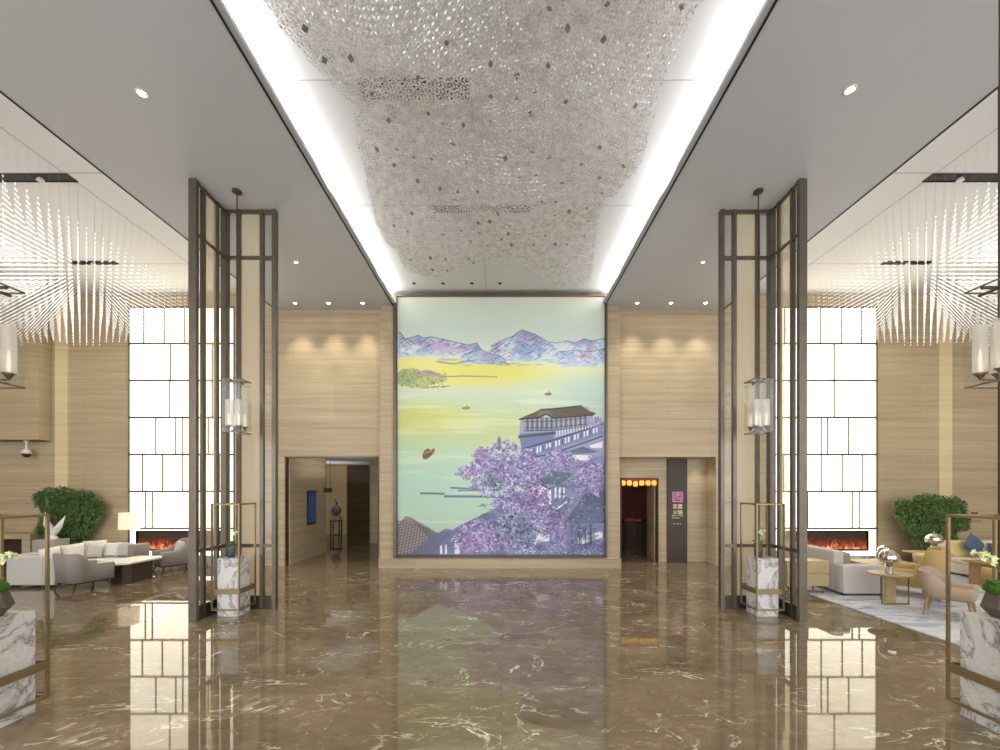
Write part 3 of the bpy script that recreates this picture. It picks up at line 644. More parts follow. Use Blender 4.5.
t = thing('wall_notice', 'tiny grey and red lettering on the right lounge back wall', 'sign', (13.55, YB-.012, 0))
z = CH+(HY-513)*YB/F; b = MB()
for i in range(4): b.box(-.1+i*.05, -.07+i*.05, 0, .012, z-.03, z+.03)
b.build('grey_marks', 'bronze', t); z = CH+(HY-521)*YB/F
b = MB()
for i in range(8): b.box(-.18+i*.05, -.145+i*.05, 0, .012, z-.012, z+.012)
b.build('red_marks', 'red_mark', t)

# ------------------------------------------------------------------ bronze glazed corner screens
def screen(sgn, label):
    cx = -.07                                             # mirror axis of the hall
    X = lambda v: v if sgn < 0 else 2*cx-v
    K_ = .988; t = thing('glazed_screen', label, 'screen', (X(-5.17*K_), 7.75*K_, 0), group='bronze glazed corner screens'); ox, oy = X(-5.17*K_), 7.75*K_
    top = LOW-.002
    def bx(mb, x0, x1, y0, y1, z0, z1):
        a, b_ = sorted((X(x0*K_), X(x1*K_))); mb.box(a-ox, b_-ox, y0*K_-oy, y1*K_-oy, z0, z1)
    def part(name, mat, *bs):
        mb = MB()
        for q_ in bs: bx(mb, *q_)
        return mb.build(name, mat, t)
    part('corner_post', 'bronze', (-5.22, -5.11, 7.69, 7.80, 0, top))
    part('post', 'bronze', (-5.24, -5.11, 6.93, 7.00, 0, top)); part('post', 'bronze', (-4.27, -4.20, 7.69, 7.79, 0, top))
    for y in (7.14, 7.48): part('mullion', 'bronze', (-5.20, -5.13, y, y+.055, .02, top))
    for x in (-4.93, -4.50): part('mullion', 'bronze', (x, x+.065, 7.70, 7.77, .02, top))
    for z, h_ in ((top-.07, .07), (6.42, .06), (1.13, .06), (0, .24)):
        part('rail', 'bronze' if h_ < .2 else 'bronze_dark', (-5.19, -5.14, 7.00, 7.69, z, z+h_)); part('rail', 'bronze' if h_ < .2 else 'bronze_dark', (-5.11, -4.27, 7.71, 7.765, z, z+h_))
    zz = ((.24, 1.13), (1.19, 6.42), (6.48, top-.07))
    for z0, z1 in zz:
        for y0, y1, mt_ in ((7.00, 7.14, 'clear_glass'), (7.195, 7.48, 'cream_glass'), (7.535, 7.69, 'clear_glass')):
            if z0 < 1 and mt_ == 'cream_glass': mt_ = 'clear_glass'
            part('glass_pane', mt_, (-5.16, -5.16, y0, y1, z0, z1))
        for x0, x1, mt_ in ((-5.11, -4.93, 'clear_glass'), (-4.865, -4.50, 'cream_glass'), (-4.435, -4.27, 'clear_glass')):
            part('glass_pane', mt_, (x0, x1, 7.74, 7.74, z0, z1))
screen(-1, 'tall bronze L-shaped glazed screen on the left of the hall')
screen(1, 'tall bronze L-shaped glazed screen on the right of the hall')

# ------------------------------------------------------------------ planters in brass frames
def planter(x, y, label):
    t = thing('framed_plinth', label, 'plinth', (x, y, 0), group='marble plinths in brass frames')
    MB().box(-.178, .178, -.172, .172, 0, 1.0).build('marble_block', 'white_marble', t)
    r = .231; u = .012
    for sx in (-1, 1):
        for sy in (-1, 1): MB().box(sx*r-u, sx*r+u, sy*r-u, sy*r+u, .115, 1.95).build('upright', 'brass', t)
    for nm, z0, z1 in (('bottom_rail', .115, .139), ('top_rail', 1.926, 1.95)):
        b = MB()
        for s_ in (-1, 1): b.box(-r+u, r-u, s_*r-u, s_*r+u, z0, z1).box(s_*r-u, s_*r+u, -r+u, r-u, z0, z1)
        b.build(nm, 'brass', t)
    b = MB()
    for s_ in (-1, 1): b.box(-r+u, r-u, s_*r-.008, s_*r+.008, .40, .485).box(s_*r-.008, s_*r+.008, -r+u, r-u, .40, .485)
    b.build('band', 'brass', t)
    b = MB()
    for sx in (-1, 1):
        for sy in (-1, 1):
            b.box(min(sx*.17, sx*(r-.01)), max(sx*.17, sx*(r-.01)), sy*.165-.01, sy*.165+.01, .43, .45)
    b.build('bracket', 'brass', t)
def blob(rx, rz, cz, n=420, amp=.16, seed=1):
    bm = bmesh.new(); bmesh.ops.create_icosphere(bm, subdivisions=4, radius=1)
    from mathutils import noise as mn
    for v in bm.verts:
        q_ = v.co.copy(); d = 1+amp*mn.noise(q_*5+Vector((seed, 0, 0)))+amp*.6*mn.noise(q_*13)
        v.co = Vector((q_.x*rx*d, q_.y*rx*d, cz+q_.z*rz*d))
    mb = MB(); mb.add([v.co[:] for v in bm.verts], [tuple(v.index for v in f.verts) for f in bm.faces]); bm.free(); return mb
def leafquad(mb, p, d, L, w, up=Vector((0,0,1)), curl=.2):
    d = d.normalized(); s_ = d.cross(up)
    if s_.length < 1e-3: s_ = Vector((1,0,0))
    s_ = s_.normalized()*w; nrm = s_.cross(d).normalized()
    a = p; b_ = p+d*L*.5+nrm*L*curl; c = p+d*L
    mb.add([a, b_+s_, c, b_-s_], [(0,1,2), (0,2,3)])
def orchid(x, y, label, faceted, pot_mat, h=.42, potr=.07, poth=.21, n_flowers=5, lean=None):
    t = thing('potted_orchid', label, 'plant', (x, y, 1.001))
    if faceted:
        pts = []; mb = MB(); n = 7
        rs_ = [(potr*.55, 0), (potr, poth*.38), (potr*.72, poth), (potr*.64, poth), (potr*.62, poth*.85)]
        mb.lathe(rs_, n=n); mb.build('pot', pot_mat, t)
        blob(potr*.8, potr*.42, poth+.02).build('moss', 'moss', t, True)
    else:
        MB().lathe([(potr*.85, 0), (potr, poth*.5), (potr, poth), (potr*.85, poth), (potr*.85, poth*.85)], n=24).build('pot', pot_mat, t, True)
        blob(potr*1.0, potr*.6, poth+.01).build('moss', 'moss', t, True)
    lf_ = MB(); st_ = MB(); fl = MB()
    r = random.Random(int(abs(x)*100)+int(y*10))
    for k_ in range(5):
        a = r.random()*2*PI; leafquad(lf_, Vector((0,0,poth+.02)), Vector((math.cos(a), math.sin(a), .5)), potr*(1.0 if faceted else 1.9), potr*.22)
    for k_ in range(2):
        a = r.random()*2*PI if lean is None else lean+(k_-.5)*.7; dx, dy = math.cos(a)*potr*1.0, math.sin(a)*potr*.5
        pts = [(0,0,poth), (dx*.2, dy*.2, poth+h*.5), (dx*.7, dy*.7, poth+h*.85), (dx*1.5, dy*1.5, poth+h)]
        st_.tube(pts, .004 if not faceted else .006, 5)
        for j in range(n_flowers):
            u_ = j/(n_flowers-1); pz = Vector(pts[2]).lerp(Vector(pts[3]), u_)+Vector((r.uniform(-.02,.02), r.uniform(-.02,.02), r.uniform(-.02,.03)))
            for q_ in range(5):
                b_ = 2*PI*q_/5; leafquad(fl, pz, Vector((math.cos(b_), -.3, math.sin(b_))), potr*(.24 if faceted else .36), potr*(.09 if faceted else .14), Vector((0,1,0)))
    lf_.build('leaf', 'leaf', t)['kind'] = 'stuff'; st_.build('stem', 'leaf', t); o = fl.build('blossom', 'petal', t); o['kind'] = 'stuff'
planter(-4.73, 7.33, 'white marble plinth in a brass frame before the left glazed screen')
planter(4.59, 7.33, 'white marble plinth in a brass frame before the right glazed screen')
planter(-4.79, 3.93, 'nearest white marble plinth in a brass frame at the left edge')
planter(4.65, 3.88, 'nearest white marble plinth in a brass frame at the right edge')
orchid(-4.78, 7.33, 'small orchid in a grey round pot on the left far plinth', False, 'pot_grey', .22)
orchid(4.53, 7.33, 'small orchid in a brown round pot on the right far plinth', False, 'pot_brown', .24)
orchid(-4.81, 3.88, 'orchid with moss in a faceted brown pot at the left edge', True, 'pot_brown', .33, .17, .25, lean=0)
orchid(4.68, 3.86, 'orchid with moss in a faceted brown pot at the right edge', True, 'pot_brown', .33, .17, .25, lean=PI)

# ------------------------------------------------------------------ glass pendants
def pendant(x, y, label):
    t = thing('glass_pendant', label, 'pendant lamp', (x, y, LOW), group='glass box pendants with tubes')
    zb_, zt_ = 3.16-LOW, 4.06-LOW; r = .155
    MB().lathe([(.0, 0), (.075, 0), (.075, -.035), (.02, -.05), (0, -.05)], n=20).build('canopy', 'bronze_dark', t, True)
    MB().tube([(0,0,-.04), (0,0,zt_-.02)], .011, 8).build('rod', 'bronze_dark', t)
    b = MB().box(-.17, .17, -.012, .012, zt_-.03, zt_-.01).box(-.012, .012, -.17, .17, zt_-.03, zt_-.01); b.build('cross_bracket', 'bronze_dark', t)
    for a in ((-r, r, -r, -r), (-r, r, r, r), (-r, -r, -r, r), (r, r, -r, r)):
        MB().box(*a, zb_, zt_).build('glass_pane', 'clear_glass', t)
    e_ = MB()
    for z in (zb_, zt_):
        for a in ((-r, r, -r-.006, -r+.006), (-r, r, r-.006, r+.006), (-r-.006, -r+.006, -r, r), (r-.006, r+.006, -r, r)): e_.box(*a, z-.006, z+.006)
    e_.build('edge_frame', 'bronze', t)
    MB().box(-r, r, -.01, .01, zb_+.03, zb_+.045).box(-.01, .01, -r, r, zb_+.03, zb_+.045).tube([(0,0,zt_-.02), (0,0,zb_+.03)], .008, 6).build('arm', 'bronze', t)
    for dx, dy in ((-.085,-.085), (.085,-.085), (-.085,.085), (.085,.085)):
        c = MB(); c.lathe([(.052, zb_+.12), (.052, zb_+.56)], dx, dy, 20); c.f = c.f[:-2]
        s_ = c.build('glass_tube', 'shade_glass', t, True)
        MB().lathe([(.014, zb_+.12), (.014, zb_+.20), (.012, zb_+.29), (.004, zb_+.34)], dx, dy, 10).build('bulb', 'candle_glow', s_, True)
        MB().lathe([(.0, zb_+.05), (.035, zb_+.10), (.055, zb_+.12), (.0, zb_+.12)], dx, dy, 14).build('cup', 'bronze', s_, True)
pendant(-4.56, 7.14, 'clear glass box pendant with frosted tubes above the left far plinth')
pendant(4.41, 7.14, 'clear glass box pendant with frosted tubes above the right far plinth')
pendant(-4.69, 3.79, 'nearest glass box pendant with frosted tubes, cut by left edge')
pendant(4.55, 3.79, 'nearest glass box pendant with frosted tubes, cut by right edge')

# ------------------------------------------------------------------ crystal net chandelier over the hall
def interp(pts, y):
    if y <= pts[0][1]: return pts[0][0]
    for (x1, y1), (x2, y2) in zip(pts[:-1], pts[1:]):
        if y1 <= y <= y2: return x1+(x2-x1)*(y-y1)/(y2-y1)
    return None
LB = [(-2.45,2.5),(-2.40,4.07),(-2.22,4.56),(-1.93,5.3),(-2.0,5.6),(-2.10,6.15),(-2.30,7.4),(-2.25,8.05),(-2.06,8.15),(-2.16,8.7),(-2.02,9.25),(-1.6,9.45),(-1.5,9.5)]
RB = [(2.2,2.5),(2.09,4.07),(1.90,4.93),(1.94,6.05),(1.90,6.85),(1.74,6.95),(1.80,7.6),(2.02,9.1),(1.95,9.75),(1.5,9.95)]
EN = [(-2.1,9.1),(-1.6,9.2),(-1.0,9.1),(-.4,8.95),(.3,9.15),(.8,9.45),(1.4,9.6),(2.1,9.3)]
def end_y(x):
    for (x1, y1), (x2, y2) in zip(EN[:-1], EN[1:]):
        if x1 <= x <= x2: return y1+(y2-y1)*(x-x1)/(x2-x1)
    return 9.2
def inside(x, y):
    if y < 2.6 or y > end_y(x): return False
    l = interp(LB, y); r = interp(RB, y)
    if l is None: l = -1.6
    if r is None: r = 1.6
    return l <= x <= r
def zl1(x, y): return 7.0+.14*math.sin(1.5*y+1.3*x)+.11*math.sin(2.6*x-1.3*y+1)+.07*math.sin(3.4*y+.7-1.2*x)
def zl2(x, y): return 7.18+.12*math.sin(1.6*y-1.2*x+2)+.07*math.sin(2.9*x+.6*y)
cn = thing('crystal_net_chandelier', 'huge wavy silver crystal net chandelier under the central ceiling', 'chandelier', (0, 6, UP))
def link_geo(p, q_, w, mb, r):
    d = q_-p; L = d.length; d.normalize(); a = d.orthogonal().normalized(); a = Vector((0,0,1))-d*d.z; a.normalize(); a.rotate(Matrix.Rotation(r.uniform(-.25,.25), 3, d)); b_ = a; a = d.cross(b_)
    m_ = (p+q_)/2; e1 = p+d*L*.06; e2 = q_-d*L*.06; w2 = w*.7
    mb.add([e1, m_+a*w, m_+b_*w2, m_-a*w, m_-b_*w2, e2], [(0,1,2),(0,2,3),(0,3,4),(0,4,1),(5,2,1),(5,3,2),(5,4,3),(5,1,4)])
O = Vector((0, 6, UP)); rr = random.Random(3); net = MB(); near = []
for layer, (zf, sp, ang, wd) in enumerate(((zl1, .085, .12, .0145), (zl2, .078, -.3, .012), (lambda x, y: zl1(x, y)+.09+.05*math.sin(2*x+y), .09, .5, .012))):
    ca_, sa_ = math.cos(ang), math.sin(ang)
    def S3(i, j):
        u, v = (i+j)*sp*.5, (i-j)*sp*.62; x, y = u*ca_-v*sa_, 6+u*sa_+v*ca_
        return x, y
    R_ = 120
    for i in range(-R_, R_):
        for j in range(-R_, R_):
            x, y = S3(i, j)
            if not inside(x, y): continue
            p = Vector((x, y, zf(x, y)))
            for di, dj in ((1, 0), (0, 1)):
                x2, y2 = S3(i+di, j+dj)
                if not inside(x2, y2): continue
                q_ = Vector((x2, y2, zf(x2, y2)))
                if layer == 0 and 4.15 < y < 4.38 and len(near) < 100 and (abs(x) < 2.2): near.append((p, q_)); continue
                link_geo(p-O, q_-O, wd*rr.uniform(.7, 1.2), net, rr)
net.build('crystal_mesh', 'crystal', cn)['kind'] = 'stuff'
# the nearest links, one by one
um = MB(); link_geo(Vector((-.5,0,0)), Vector((.5,0,0)), .13, um, rr); l0 = None
for p, q_ in near:
    d = q_-p
    if l0 is None: l0 = um.build('crystal_link', 'crystal', cn); o = l0
    else: o = l0.copy(); C.objects.link(o)
    o.parent = cn; o.location = (p+q_)/2-O; o.scale = (d.length,)*3
    o.rotation_euler = d.to_track_quat('X', 'Z').to_euler()
# darker mirror squares
t0 = None
sqm = MB().add([(-.5,0,0),(0,-.5,0),(.5,0,0),(0,.5,0),(-.5,0,.12),(0,-.5,.12),(.5,0,.12),(0,.5,.12)], [(3,2,1,0),(4,5,6,7),(0,1,5,4),(1,2,6,5),(2,3,7,6),(3,0,4,7)])
cnt = 0; done = []
while cnt < 95:
    x = rr.uniform(-2.2, 2.1); y = 4.1+5.6*rr.random()
    if not inside(x, y) or not inside(x*1.1, y+.15): continue
    if any((x-a)**2+((y-b_)*.8)**2 < .055 for a, b_ in done): continue
    done.append((x, y))
    if t0 is None: t0 = sqm.build('mirror_tile', 'mirror_dark', cn); o = t0
    else: o = t0.copy(); C.objects.link(o)
    o.parent = cn; o.location = Vector((x, y, zl1(x, y)-.03))-O; s_ = rr.uniform(.05, .085); o.scale = (s_, s_*1.2, s_)
    o.rotation_euler = (rr.uniform(-.5,.5), rr.uniform(-.5,.5), rr.uniform(-.3,.3)); cnt += 1
for i in range(7):
    for j in range(4):
        x = -1.8+j*1.2; y = 3+i*1.0
        if inside(x, y): MB().tube([(x, y-6, 0), (x, y-6, zl1(x, y)-UP)], .003, 4).build('cable', 'chrome', cn)

# ------------------------------------------------------------------ beaded lounge chandeliers
def bead_chandelier(sgn, label):
    X = lambda v: v if sgn < 0 else -v
    o0 = Vector((X(-10.4), 8.3, LNG)); t = thing('bead_chandelier', label, 'chandelier', o0)
    r = random.Random(9); strands = []
    for i in range(36):
        x = -7.65-.16*i
        for j in range(26):
            y = 6.2+.16*j; zb_ = 5.75-.04*round(math.sin(i*.5), 1)
            strands.append((x, y, zb_))
    wires = MB()
    def geo(mb, x, y, zb_, ztop=7.0, s_=.0122, wire=True):
        z = ztop
        if wire: wires.add([(x-.0006, y, LNG-o0.z), (x+.0006, y, LNG-o0.z), (x+.0006, y, zb_-LNG), (x-.0006, y, zb_-LNG)], [(0,1,2,3)])
        while z > zb_:
            c = Vector((x, y, z-LNG)); s2 = s_*r.uniform(.8, 1.15)
            mb.add([c+Vector((0,0,s2*1.3)), c+Vector((s2,0,0)), c+Vector((0,s2,0)), c+Vector((-s2,0,0)), c+Vector((0,-s2,0)), c-Vector((0,0,s2*1.3))],
                   [(0,1,2),(0,2,3),(0,3,4),(0,4,1),(5,2,1),(5,3,2),(5,4,3),(5,1,4)]); z -= .084
    vis = sorted([q_ for q_ in strands if abs(q_[0])*F/q_[1] < 500], key=lambda q_: q_[1]+.02*abs(q_[0]+9))
    big = set(vis[:100]); mass = MB()
    proto = {}
    for q_ in strands:
        x, y, zb_ = q_
        if q_ in big:
            key = round(zb_, 3)
            if key not in proto:
                mb = MB(); prof = [(.0008, 7.03-LNG)]; z_ = 7.0
                while z_ > zb_: prof += [(.0008, z_-LNG+.014), (.0125, z_-LNG), (.0008, z_-LNG-.014)]; z_ -= .084
                mb.lathe(prof, n=4); proto[key] = mb.build('bead_strand', 'bead', t); o = proto[key]
            else: o = proto[key].copy(); C.objects.link(o); o.parent = t
            o.location = (X(x)-o0.x, y-o0.y, 0)
            wires.add([(X(x)-o0.x+q_2, y-o0.y, z_) for q_2, z_ in ((-.0006, 0), (.0006, 0), (.0006, zb_-LNG), (-.0006, zb_-LNG))], [(0,1,2,3)])
        else: geo(mass, X(x)-o0.x, y-o0.y, zb_)
    mass.build('bead_curtain', 'bead', t)['kind'] = 'stuff'; wires.build('hanging_wires', 'wire', t)['kind'] = 'stuff'
bead_chandelier(-1, 'cloud of white light beads on hanging strands over the left lounge')
bead_chandelier(1, 'cloud of white light beads on hanging strands over the right lounge')

# ------------------------------------------------------------------ downlights
def downlight(x, y, z, r, label, group, dark=False):
    t = thing('recessed_downlight', label, 'downlight', (x, y, z), group=group)
    mb = MB(); mb.lathe([(r*.62, -.002), (r, -.002), (r, -.012), (r*.72, -.018), (r*.6, -.006)], n=20); mb.f = mb.f[:-2]
    mb.build('trim_ring', 'black' if dark else 'white', t, True)
    MB().lathe([(0, -.004), (r*.62, -.004)], n=20).build('lens', 'black' if dark else 'led', t)
    return t
def lamp(kind, loc, energy, col=(1,.9,.76), **kw):
    l = bpy.data.lights.new(kind.lower()+'_light', kind); l.energy = energy; l.color = col
    rot = kw.pop('rot', (0,0,0))
    for a, v in kw.items(): setattr(l, a, v)
    o = bpy.data.objects.new(kind.lower()+'_light', l); C.objects.link(o); o.location = loc; o.rotation_euler = rot; return o
WC = (1,.92,.80)
def dl(px, py, z, r, label, group, en=0, dark=False, **kw):
    Y = (z-CH)*F/(HY-py); x = (px-VX)*Y/F; downlight(x, Y, z, r, label, group, dark)
    if en: lamp('SPOT', (x, Y, z-.05), en, WC, spot_size=kw.get('sz', 1.5), spot_blend=.8, shadow_soft_size=.05)
    return x, Y
dl(142, 93, LOW, .075, 'large round downlight in the left low ceiling, nearest', 'large downlights', 130)
dl(850, 89.5, LOW, .075, 'large round downlight in the right low ceiling, nearest', 'large downlights', 130)
dl(296, 262, LOW, .05, 'single small downlight in the left low ceiling', 'small downlights', 90)
dl(703, 262, LOW, .05, 'single small downlight in the right low ceiling', 'small downlights', 90)
nmL = ['first', 'second', 'third']
for i, px in enumerate((295, 328.5, 362.6)): dl(px, 303, LOW, .07, '%s downlight from the left in the row left of the mural' % nmL[i], 'downlights along the back wall', 150, sz=1.25)
for i, px in enumerate((637, 671, 705.5)): dl(px, 302.8, LOW, .07, '%s downlight from the left in the row right of the mural' % nmL[i], 'downlights along the back wall', 150, sz=1.25)
for i, px in enumerate((414, 443, 472, 500)): dl(px, 283.2, UP, .045, '%s black ceiling downlight from the left above the mural' % (['first', 'second', 'third', 'fourth'][i]), 'black downlights above the mural', 0, True)

# ------------------------------------------------------------------ furniture helpers
def shell(mb, w, d, z0, fz, thick, r=.18, n=40, lean=0):
    """upholstered U-shaped wall: open at +Y (front); fz(t_y) gives the top height along the depth"""
    pts = []; hw, hd = w/2, d/2
    ys = np.linspace(hd, -hd+r, 10)
    for y in ys: pts.append((-hw, y, -1, 0))
    for a in np.linspace(0, PI/2, 8)[1:]: pts.append((-hw+r-r*math.cos(a), -hd+r-r*math.sin(a), -math.cos(a), -math.sin(a)))
    for x in np.linspace(-hw+r, hw-r, 8)[1:]: pts.append((x, -hd, 0, -1))
    for a in np.linspace(0, PI/2, 8)[1:]: pts.append((hw-r+r*math.sin(a), -hd+r-r*math.cos(a), math.sin(a), -math.cos(a)))
    for y in ys[::-1][1:]: pts.append((hw, y, 1, 0))
    vs = []; fs = []; R = 6
    for x, y, nx, ny in pts:
        t = (y+hd)/d; zt_ = fz(t); o = lean*(1-sstep(0, .5, t))
        prof = [(0, z0), (.0+o, zt_-thick*.35), (-thick*.2+o, zt_), (-thick*.8+o, zt_), (-thick+o, zt_-thick*.35), (-thick, z0)]
        for off, z in prof: vs.append((x+nx*off, y+ny*off, z))
    for i in range(len(pts)-1):
        for k_ in range(R): fs.append((i*R+k_, (i+1)*R+k_, (i+1)*R+(k_+1) % R, i*R+(k_+1) % R))
    fs.append(tuple(range(R))); fs.append(tuple((len(pts)-1)*R+k_ for k_ in range(R))[::-1])
    mb.add(vs, fs); return mb
def cushion(mb_name, mat, w, h, d, loc, rot, label, group='scatter cushions'):
    mb = MB(); n = 10; vs = []; fs = []
    for s_ in (1, -1):
        for i in range(n+1):
            for j in range(n+1):
                u, v = i/n*2-1, j/n*2-1; e_ = (1-u**4)*(1-v**4); pu = 1-.06*(1-v*v)*abs(u); pv = 1-.06*(1-u*u)*abs(v)
                vs.append((u*w/2*pu, s_*(d/2*e_**.5 if e_ > 0 else 0), v*h/2*pv))
    K = (n+1)**2
    for s_ in range(2):
        for i in range(n):
            for j in range(n):
                a = s_*K+i*(n+1)+j; f = (a, a+n+1, a+n+2, a+1); fs.append(f if s_ else f[::-1])
    mb.add(vs, fs); o = mb.build('cushion', mat, None, True, loc=loc); o.rotation_euler = rot
    bm = bmesh.new(); bm.from_mesh(o.data); bmesh.ops.remove_doubles(bm, verts=bm.verts, dist=1e-4); bm.to_mesh(o.data); bm.free()
    return tag(o, label, 'cushion', group)
def tub_chair(name, label, loc, rz, fab, legmat, w=.74, d=.74, zb=.2, arm=.56, back=.82, seat=.42, kink=(.12,.6), thick=.09, r=.2, legs=(.5,.12), group='lounge armchairs'):
    t = thing(name, label, 'armchair', loc, rz, group)
    fz = lambda u: back+(arm-back)*sstep(kink[0], kink[1], u)
    shell(MB(), w, d, zb, fz, thick, r, lean=.05).build('back_and_arms', fab, t, True)
    MB().box(-w/2+thick*.6, w/2-thick*.6, -d/2+thick*.6, d/2-.01, zb, seat-.13).build('seat_base', fab, t, bev=.02)
    MB().box(-w/2+thick*1.05, w/2-thick*1.05, -d/2+thick*1.3, d/2+.03, seat-.125, seat).build('seat_cushion', fab, t, bev=.035)
    MB().box(-w/2+.03, w/2-.03, -d/2+.04, d/2-.02, zb-.035, zb-.001).build('base_frame', legmat, t)
    for sx in (-1, 1):
        for sy in (-1, 1):
            MB().tube([(sx*(w/2-.08), sy*(d/2-.1), zb-.02), (sx*(w/2-.02), sy*(d/2-.03), 0)], [.028, .014], 8).build('leg', legmat, t)
    return t
# left lounge
tub_chair('armchair', 'grey tub armchair with dark legs seen from behind, left lounge', (-9.24, 9.17, 0), math.radians(-20), 'fabric_grey', 'walnut')
tub_chair('armchair', 'grey tub armchair holding a cushion, beside the left fireplace', (-8.85, 11.22, 0), math.radians(143), 'fabric_grey', 'walnut', w=.8, d=.8)
cushion(MB(), 'fabric_light', .5, .34, .14, (-8.78, 11.30, .62), (math.radians(18), 0, math.radians(143)), 'pale grey cushion on the armchair beside the left fireplace')
sf = thing('corner_sofa', 'long pale grey corner sofa in the left lounge', 'sofa', (-10.5, 10.2, 0))
def B(x0, x1, y0, y1, z0, z1, name, mat, bev=.03): return MB().box(x0, x1, y0, y1, z0, z1).build(name, mat, sf, bev=bev)
B(-.50, .30, -1.0, -.78, .06, .70, 'arm', 'fabric_light'); B(.30, .55, -.98, -.72, .06, .68, 'arm', 'fabric_light', .02)
B(-.50, -.28, -.78, .95, .06, .72, 'back', 'fabric_light'); B(-.28, .86, .73, .95, .06, .74, 'back', 'fabric_light')
B(-.28, .42, -.78, .73, .08, .30, 'base', 'fabric_light'); B(.42, .86, .0, .73, .08, .30, 'base', 'fabric_light')
B(-.27, .41, -.77, -.02, .301, .44, 'seat_cushion', 'fabric_white'); B(-.27, .41, -.01, .72, .301, .44, 'seat_cushion', 'fabric_white'); B(.42, .85, .01, .72, .301, .44, 'seat_cushion', 'fabric_white')
B(.87, 1.04, .46, .95, .06, .76, 'arm', 'fabric_grey')
for x, y in ((-.44,-.94), (.25,-.94), (-.44,.9), (.98,.9), (.98,.52)): MB().lathe([(.02,0),(.03,.06)], x, y, 10).build('foot', 'walnut', sf)
for i, (x, y, rz, s_, mat, lab) in enumerate(((-10.62, 9.75, 88, .46, 'fabric_white', 'white cushion at the left end of the corner sofa'), (-10.6, 10.25, 75, .48, 'fabric_white', 'white cushion second from left on the corner sofa'),
    (-10.52, 10.70, 16, .52, 'fabric_white', 'large white cushion in the corner of the sofa'), (-10.36, 10.55, 10, .38, 'fabric_light', 'small grey-white cushion leaning in front on the corner sofa'),
    (-10.12, 10.76, 4, .44, 'fabric_white', 'upright white cushion toward the right of the corner sofa'), (-9.82, 10.78, -6, .44, 'fabric_light', 'rightmost pale grey cushion against the sofa arm'))):
    cushion(MB(), mat, s_, s_*.84, .15, (x, y, .455+s_*.40), (math.radians(-14 if i > 1 else 0), math.radians((i*37) % 9-4), math.radians(rz)), lab)
ct = thing('coffee_table', 'low marble-topped table on a dark brown base, left lounge', 'coffee table', (-8.98, 10.08, 0), math.radians(-3))
ch = [(-.34,-.52),(.18,-.58),(.38,-.42),(.38,.42),(.25,.56),(-.3,.56),(-.40,.40),(-.40,-.40)]
MB().prism(ch, .45, .49).build('marble_top', 'white', ct); MB().prism([(x*.62+.02, y*.66) for x, y in ch], 0, .449).build('base', 'walnut', ct)
fl_ = thing('floor_lamp', 'cream drum-shade floor lamp behind the corner sofa', 'floor lamp', (-10.33, 11.5, 0))
MB().lathe([(.16,0),(.16,.02),(.02,.03)], n=24).build('base', 'bronze_dark', fl_, True); MB().tube([(0,0,.02),(0,0,1.2)], .011, 8).build('pole', 'bronze_dark', fl_)
mb = MB(); mb.lathe([(.235,1.09),(.225,1.54)], n=32); mb.f = mb.f[:-2]; mb.build('lamp_shade', 'shade', fl_, True)
MB().lathe([(0,1.25),(.03,1.28),(.035,1.33),(0,1.37)], n=12).build('bulb', 'candle_glow', fl_, True)
t = tag(MB().box(-12.38, -11.80, 10.93, 11.33, 0, .86).build('pedestal', 'plaster_grey', bev=.01), 'grey stone pedestal behind the corner sofa', 'pedestal')
sc_ = thing('bird_sculpture', 'white abstract two-winged sculpture on the grey pedestal', 'sculpture', (-12.05, 11.13, .861))
MB().lathe([(.0,0),(.13,.0),(.12,.03),(.06,.10),(.05,.14)], n=20).build('foot', 'white', sc_, True)
def wing(x1, z1, x2, z2, w1):
    pts = [(0,0,.1), (x1*.4, 0, z1*.5+.05), (x1, 0, z1), (x2, 0, z2)]
    return MB().tube(pts, [.05, w1, w1*.8, .006], 12)
wing(-.16,.42,-.20,.72,.09).build('wing', 'white', sc_, True); wing(.16,.32,.34,.62,.09).build('wing', 'white', sc_, True)
cs = thing('console_niche', 'light wood console with a dark open niche, left lounge', 'console', (-13.6, 11.55, 0))
MB().box(-.75, .75, -.25, .3, .84, .98).box(-.75, -.6, -.25, .3, 0, .84).box(.52, .75, -.25, .3, 0, .84).build('wood_surround', 'travertine', cs)
MB().box(-.6, .52, .2, .25, 0, .84).box(-.6, .52, -.2, .2, .8, .84).build('niche_lining', 'walnut', cs)

def ficus(name, label, x, y, lobes, seed, trunk):
    t = thing(name, label, 'tree', (x, y, 0)); r = random.Random(seed)
    MB().lathe([(.14,0),(.18,.2),(.2,.42),(.18,.42),(.16,.38)], n=20).build('pot', 'plaster_grey', t, True)
    MB().lathe([(0,.39),(.17,.39)], n=16).build('soil', 'walnut', t)
    b = MB()
    b.tube([(0,0,.35), (.03,0,.7), trunk], [.045,.035,.03], 8)
    for c, rad in lobes: b.tube([trunk, tuple((a+b_)/2+.03 for a, b_ in zip(trunk, c)), c], [.025,.018,.008], 6)
    b.build('trunk', 'bark', t, True)
    lf_ = MB()
    for (cx, cy, cz), rad in lobes:
        for _ in range(int(1050*rad*rad/.1)):
            a = r.random()*2*PI; u = r.uniform(-1, 1); q_ = Vector((math.sqrt(1-u*u)*math.cos(a), math.sqrt(1-u*u)*math.sin(a)*.6, u))
            p = Vector((cx, cy, cz))+q_*rad*(r.uniform(.35, 1.12)**.7); p.y = min(p.y, 11.78-y)
            d = (q_+Vector((r.uniform(-.9,.9), r.uniform(-.9,.9), r.uniform(-1.1,.1)))); leafquad(lf_, p, d, r.uniform(.06, .11), r.uniform(.018, .032), Vector((r.uniform(-1,1), r.uniform(-1,1), 1)))
    lf_.build('foliage', 'leaf_dark' if seed % 2 else 'leaf', t)
